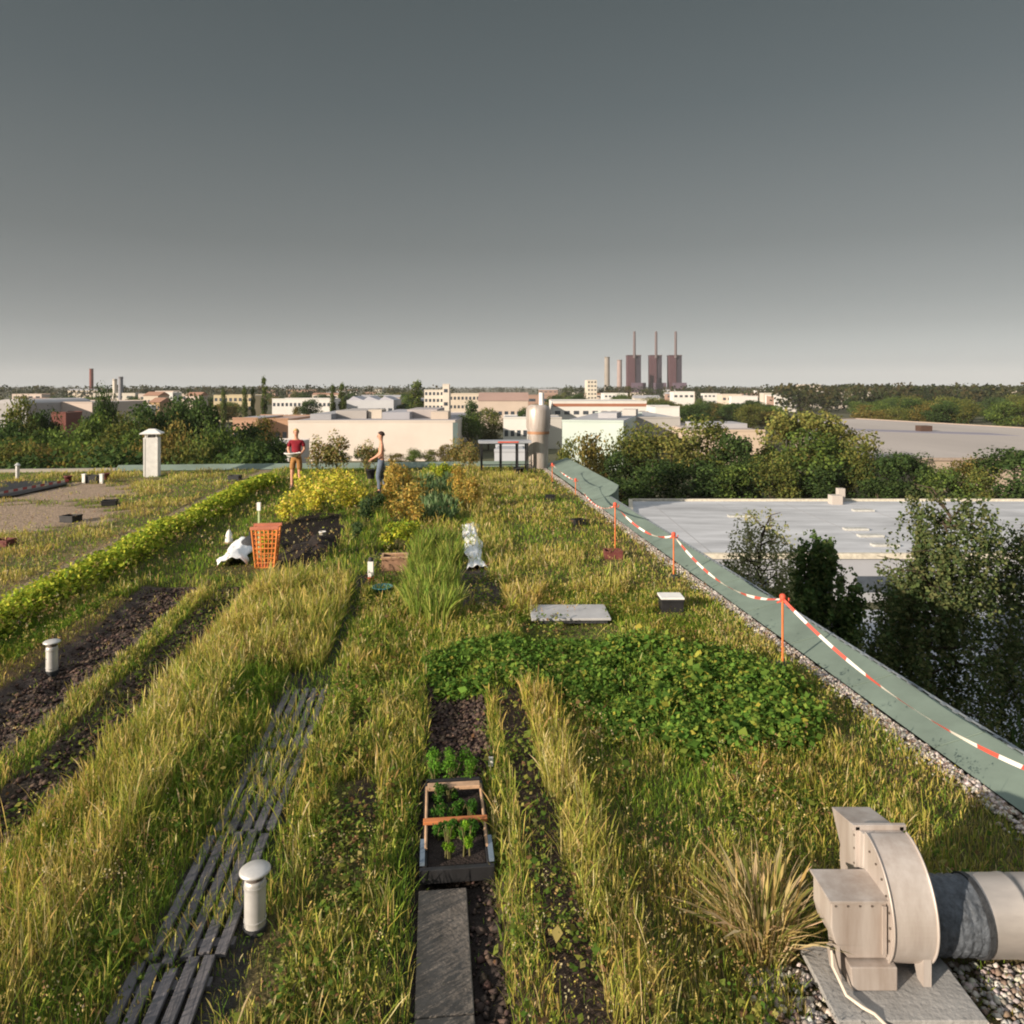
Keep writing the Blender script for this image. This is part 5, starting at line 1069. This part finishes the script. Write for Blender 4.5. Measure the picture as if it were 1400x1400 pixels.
building('factory_hall', 'pale mint green hall with grey roof right of the silver stack', 768, 852, 577, 180, 60, MNT, GRY, rz=-0.25, extras=[(0.1, 0.4, 5, 12, 1.4, GRY), (0.36, 0.7, 4, 8, 1.8, (0.42, 0.40, 0.38))])
building('shed', 'grey roofed hall behind the mint hall, partly behind trees', 850, 930, 572, 215, 50, (0.33, 0.32, 0.31), GRY)
building('factory_hall', 'beige hall with pale roof left of the tall loose trees', 948, 1046, 590, 190, 40, (0.46, 0.37, 0.29), (0.33, 0.29, 0.27), extras=[(0.1, 0.5, 14, 14, 1.2, (0.3, 0.3, 0.32))])
building('office_block', 'long white building with red brown stripe below the power station', 756, 884, 549, 380, 40, WH, GRY, rows=1, cols_=10, band=(0.30, 0.13, 0.08))
building('shed', 'white shed with pale tank left of the green belt', 896, 929, 557, 300, 20, WH, GRY, rows=1, cols_=3)
building('office_block', 'white block at the left foot of the power station', 803, 816, 520, 900, 30, (0.55, 0.50, 0.42), GRY, rows=6, cols_=3); building('office_block', 'long low white block under the three boiler towers', 826, 858, 538, 800, 30, WH, GRY, rows=2, cols_=6); building('office_block', 'pale pink block at the right foot of the power station', 930, 950, 536, 850, 30, PNK, GRY, rows=3, cols_=4)
building('office_block', 'white low block in trees right of the power station', 1000, 1036, 542, 560, 24, WH, GRY, rows=1, cols_=6)
building('arched_hall', 'grey arched hall at the left frame edge', -8, 36, 552, 260, 40, (0.34, 0.33, 0.33), (0.38, 0.37, 0.38), kind='arch')
building('factory_hall', 'long pale pink hall behind the left tree belt', 38, 126, 551, 280, 40, PNK, (0.36, 0.33, 0.31), rows=1, cols_=8); building('shed', 'low dark red shed before the long pink hall', 70, 90, 565, 262, 10, (0.14, 0.05, 0.04), (0.15, 0.08, 0.06))
for i, a in enumerate([(160, 192, 556, 330, WH, 'grey', 'small white house right of the white chimney, left one'), (196, 216, 541, 420, BGE, 'red', 'beige house with red roof above the ventilator'), (220, 236, 537, 520, WH, 'grey', 'white house on the left horizon above the ventilator, middle one'), (204, 218, 550, 360, (0.40, 0.27, 0.15), 'red', 'small orange house above the ventilator'), (254, 272, 541, 460, PNK, 'red', 'pinkish house between dark trees left of the poplars')]):
    building('house', a[6], a[0], a[1], a[2], a[3], 14, a[4], RDR if a[5] == 'red' else GRY, rows=2, cols_=4, kind='gable' if a[5] == 'red' else 'flat', cat='house')
building('office_block', 'beige block behind the slim poplars', 292, 345, 541, 430, 24, (0.45, 0.38, 0.25), GRY, rows=3, cols_=8); building('shed', 'orange shed with grey roof left of the white hall, left one', 318, 352, 573, 215, 24, (0.36, 0.22, 0.15), (0.28, 0.28, 0.30), rows=1, cols_=4); building('shed', 'pink roofed brick shed left of the white hall, right one', 346, 394, 574, 222, 28, (0.33, 0.20, 0.13), (0.36, 0.26, 0.22), rows=1, cols_=5)
building('shed', 'low white shed left of the red shirted person', 350, 396, 609, 165, 16, (0.52, 0.48, 0.46), (0.45, 0.43, 0.42)); building('office_block', 'white office row behind the white hall, left part', 372, 452, 546, 420, 24, WH, GRY, rows=2, cols_=14); building('factory_hall', 'bluish white hall behind the white hall, middle part', 474, 538, 547, 430, 30, (0.42, 0.43, 0.46), (0.36, 0.36, 0.40), rows=1, cols_=7, kind='shed')
building('apartment_block', 'white apartment block with dark window rows right of the thick poplar', 580, 612, 534, 400, 20, (0.55, 0.51, 0.45), GRY, rows=5, cols_=6); building('stair_tower', 'slim white stair tower beside the white apartment block', 605, 614, 526, 398, 6, (0.56, 0.51, 0.45), GRY, rows=3, cols_=1, cat='tower')
building('office_block', 'beige block right of the white stair tower', 614, 656, 539, 450, 26, BGE, GRY, rows=3, cols_=8); building('factory_hall', 'low beige hall with red roof left of the silver stack', 654, 722, 548, 360, 34, (0.46, 0.38, 0.32), (0.36, 0.24, 0.20), rows=1, cols_=8, kind='gable'); building('shed', 'white shed with dark windows left of the silver stack', 688, 722, 572, 230, 18, WH, GRY, rows=1, cols_=4); building('shed', 'pale shed behind the silver stack', 750, 768, 572, 240, 18, (0.40, 0.38, 0.36), GRY)
building('shed', 'low white shed behind the gantry', 676, 718, 618, 120, 10, (0.42, 0.44, 0.48), (0.35, 0.36, 0.38))
building('office_block', 'white block on the right horizon, left one', 1060, 1090, 541, 600, 24, WH, GRY, rows=1, cols_=6); building('apartment_block', 'tall pale block on the right horizon', 1098, 1122, 526, 800, 20, (0.48, 0.42, 0.36), GRY, rows=7, cols_=5); building('office_block', 'long flat pale block on the right horizon', 1126, 1192, 536, 700, 24, (0.42, 0.38, 0.33), GRY, rows=1, cols_=9)
fl = [(i, random.uniform(-20, 1420)) for i in range(42)]
for i, px in fl:
    Y = random.uniform(520, 1500); wm = random.uniform(14, 46); hm = random.uniform(9, 17); w_ = wm / Y * F
    building('house', 'small pale building half hidden among far trees near the horizon', px, px + w_, HY - (GZ + hm - CH) / Y * F, Y, 14, random.choice([WH, BGE, PNK, (0.5, 0.46, 0.40), (0.30, 0.20, 0.16)]), random.choice([GRY, GRY, RDR]), rows=2, cols_=4, kind=random.choice(['flat', 'flat', 'gable']), cat='house', group='small far buildings near the horizon')
# brown roofed hall on the right, low grey hall beside the yard
def big_hall(name, label, pts_top, z, hgt, wallc, roofm, edge):
    c = sum((Vector((x, y, 0)) for x, y in pts_top), Vector()) / len(pts_top); t = empty(name, (c.x, c.y, GZ), label, 'building')
    q = [(x - c.x, y - c.y) for x, y in pts_top]; b = MB(); b.prism(q, 0, z - GZ, 'z'); b.build('wall', bmat(wallc), t)
    b = MB(); b.prism([(x * 0.995, y * 0.995) for x, y in q], z - GZ + 0.004, z - GZ + 0.1, 'z'); b.build('roof', roofm, t)
    b = MB()
    for i in range(len(q)): a, d = Vector((*q[i], z - GZ + 0.15)), Vector((*q[(i + 1) % len(q)], z - GZ + 0.15)); m_ = (a + d) / 2; b.box(m_, ((d - a).length + 0.3, 0.5, 0.5), math.atan2(d.y - a.y, d.x - a.x))
    b.build('roof_edge', edge, t); return t, c
M_ROOFB = mat('brown_roofing', (0.36, 0.325, 0.305), 0.95, 0.10, 0.05, stretch=(1, 0.2, 1)); M_ROOFG = mat('grey_roofing', (0.42, 0.43, 0.455), 0.8, 0.30, 0.35, stretch=(0.25, 1, 1)); M_EDGE = mat('light_edge', (0.50, 0.46, 0.38), 0.7)
zb = -9.5; gp = lambda px, py, z: (lambda g: (g.x, g.y))(G(px, py, z))
tH, cH = big_hall('warehouse', 'vast warehouse with flat brown roof at right', [gp(1120, 629, zb), gp(1560, 629, zb), gp(1560, 592, zb), gp(1400, 586, zb), gp(1170, 573, zb), gp(1085, 575, zb)], zb, 8, (0.36, 0.29, 0.23), M_ROOFB, mat('brown_edge', (0.30, 0.24, 0.20), 0.9))
x_, y_ = gp(1263, 590, zb); b = MB(); b.box((x_ - cH.x, y_ - cH.y, zb - GZ + 0.9), (3.2, 3, 1.6)); b.build('rooftop_unit', bmat((0.07, 0.04, 0.03)), tH)
x0, y0 = gp(1180, 590, zb); x1, y1 = gp(1400, 597, zb); b = MB(); b.prism([(x0 - cH.x, y0 - cH.y), (x1 - cH.x, y1 - cH.y), (x1 - cH.x, y1 - cH.y + 14), (x0 - cH.x, y0 - cH.y + 14)], zb - GZ + 0.105, zb - GZ + 0.14, 'z'); b.build('blue_roof_strip', mat('blue_roofing', (0.22, 0.21, 0.25), 0.8), tH)
zg = -12.8
tL, cL = big_hall('low_hall', 'low hall with long pale grey roof beside the yard', [gp(866, 762, zg), gp(1640, 762, zg), gp(1640, 686, zg), gp(862, 686, zg)], zg, 4, (0.30, 0.31, 0.34), M_ROOFG, M_EDGE)
for px, py in ((1180, 700), (1170, 726), (1190, 735), (1290, 712), (1210, 748), (1010, 708)):
    x_, y_ = gp(px, py, zg); b = MB(); b.box((x_ - cL.x, y_ - cL.y, zg - GZ + 0.22), (2.6, 0.9, 0.24)); b.build('skylight', mat('skylight', (0.42, 0.42, 0.40), 0.4), tL, bevel=0.03)
x_, y_ = gp(1142, 690, zg); b = MB(); b.box((x_ - cL.x, y_ - cL.y, zg - GZ + 0.7), (1.4, 1.4, 1.2)); b.box((x_ - cL.x + 1.6, y_ - cL.y + 2, zg - GZ + 1.0), (0.9, 0.9, 1.9)); b.build('roof_vent', bmat((0.40, 0.36, 0.33)), tL)
for k in range(9):
    x_ = -2 + k * 9.0; y0_, y1_ = gp(900, 760, zg)[1], gp(900, 688, zg)[1]; b = MB(); b.box((x_ + 12 - cL.x, (y0_ + y1_) / 2 - cL.y, zg - GZ + 0.105), (0.14, y1_ - y0_ - 1.2, 0.012)); b.build('membrane_seam', mat('seam_strip', (0.33, 0.335, 0.35), 0.8), tL)
yf = G(900, 762, zg).y
for k in range(7):
    b = MB(); b.box((-12 + k * 6.0 - cL.x + 22, yf - cL.y - 0.03, 1.7), (3.6, 0.12, 1.5)); b.build('window', M_GLASS, tL)
# power station
for i, (px, w_, lb) in enumerate(((866, 18, 'left boiler tower of the power station, with slim chimney'), (895.5, 16, 'middle boiler tower of the power station, with slim chimney'), (922, 17, 'right boiler tower of the power station, with slim chimney'))):
    Y = 1800; x = (px - 700) * Y / F; W = w_ * Y / F; t = empty('boiler_tower', (x, Y, GZ), lb, 'tower', 'boiler towers of the power station'); h = CH + (HY - 487) * Y / F - GZ
    b = MB(); b.box((-W * 0.22, 0, h / 2), (W * 0.55, W * 0.9, h)); b.build('boiler_house', mat('boiler_red', (0.075, 0.036, 0.045), 0.9, 0.15, 0.05), t)
    b = MB(); b.box((W * 0.285, 2, h / 2), (W * 0.45, W * 0.9, h - 1)); b.build('turbine_house', mat('boiler_dark', (0.034, 0.028, 0.042), 0.9, 0.15, 0.05), t)
    b = MB(); b.box((0, 0, h + 1.2), (W * 1.04, W * 0.96, 2.4)); b.build('roof_band', mat('boiler_band', (0.07, 0.045, 0.05), 0.9), t)
    b = MB(); b.lathe([(3.4, h - 5), (3.0, h + 58), (2.6, h + 60)], (0, -W * 0.46, 0), n=14); b.build('chimney', mat('chimney_grey', (0.12, 0.095, 0.10), 0.9), t)
    b = MB(); b.box((W * 0.3, -W * 0.3, 16), (W * 1.1, W * 0.6, 32)); b.build('annex', mat('annex', (0.10, 0.07, 0.10), 0.9), t)
for px, ty, w_, lb, c in ((830, 488, 7, 'tall stout pale chimney left of the boiler towers', (0.24, 0.215, 0.19)), (847, 492, 6.5, 'shorter pinkish chimney beside the left boiler tower', (0.27, 0.21, 0.20)), (125, 504, 5, 'slim red brown chimney on the left horizon', (0.16, 0.055, 0.045)), (165, 515, 6, 'grey chimney right of the white one on the left horizon', (0.24, 0.24, 0.26)), (157, 518, 5.5, 'white chimney on the left horizon', (0.52, 0.48, 0.42))):
    Y = 1700 if px > 400 else (1400 if px < 140 else 700); t = empty('chimney', ((px - 700) * Y / F, Y, GZ), lb, 'chimney'); zt = CH + (HY - ty) * Y / F - GZ; r_ = w_ * Y / F / 2
    b = MB(); b.lathe([(r_ * 1.1, 0), (r_, zt - 2)], n=18); b.build('shaft', bmat(c), t); b = MB(); b.lathe([(r_ * 1.08, zt - 2), (r_ * 1.08, zt)], n=18); b.build('rim', bmat(tuple(k * 0.7 for k in c)), t)
building('shed', 'grey sided low shed in the yard corner at right', 1400, 1470, 856, 46, 3, (0.30, 0.31, 0.34), (0.36, 0.36, 0.40), rows=1, cols_=3)
# far woods
def woods():
    n = 5200; Y = 900 + 5200 * rng.random(n) ** 1.5; x = rng.uniform(-0.82, 0.82, n) * Y
    Y2 = rng.uniform(560, 1700, 2600); x = np.concatenate([x, rng.uniform(0.36, 0.85, 2600) * Y2]); Y = np.concatenate([Y, Y2]); k = fbm(x / 260 + 40, Y / 420 + 40, 91) > 0.40; x, Y = x[k], Y[k]; n = len(x)
    H = rng.uniform(13, 24, n) * np.where(x > 0.33 * Y, 1.0, 1.0); nl = 26; X = np.repeat(x, nl) + rng.normal(0, 3.4, n * nl); YY = np.repeat(Y, nl) + rng.normal(0, 3.4, n * nl); Z = GZ + np.repeat(H, nl) * np.sqrt(rng.random(n * nl))
    V, T, C = leaves_data(np.stack([X, YY, Z], 1), rng.uniform(1.6, 4.0, n * nl), rng.normal(size=(n * nl, 3)) + np.array([0, -0.5, 0.4]), np.repeat(pick([(0.04, 0.05, 0.022), (0.055, 0.06, 0.025), (0.07, 0.06, 0.028), (0.03, 0.04, 0.02)], n, 0.2), nl, 0) * rng.uniform(0.8, 1.2, (n * nl, 1)), 0.85)
    tag(link('far_woods', fast_mesh('far_woods', V, T, C), M_LEAF), kind='stuff')
woods()

# ------------------------------------------------------------------ thin evening haze
m = bpy.data.materials.new('haze'); m.use_nodes = True; t_ = m.node_tree; t_.nodes.remove(t_.nodes['Principled BSDF'])
pv = t_.nodes.new('ShaderNodeVolumePrincipled'); pv.inputs['Color'].default_value = (0.86, 0.87, 0.88, 1); pv.inputs['Density'].default_value = 0.00006; pv.inputs['Anisotropy'].default_value = 0.0
t_.links.new(pv.outputs[0], t_.nodes['Material Output'].inputs['Volume'])
b = MB(); b.box((0, 3400, 68), (13000, 7600, 172)); tag(b.build('haze', m), kind='stuff')
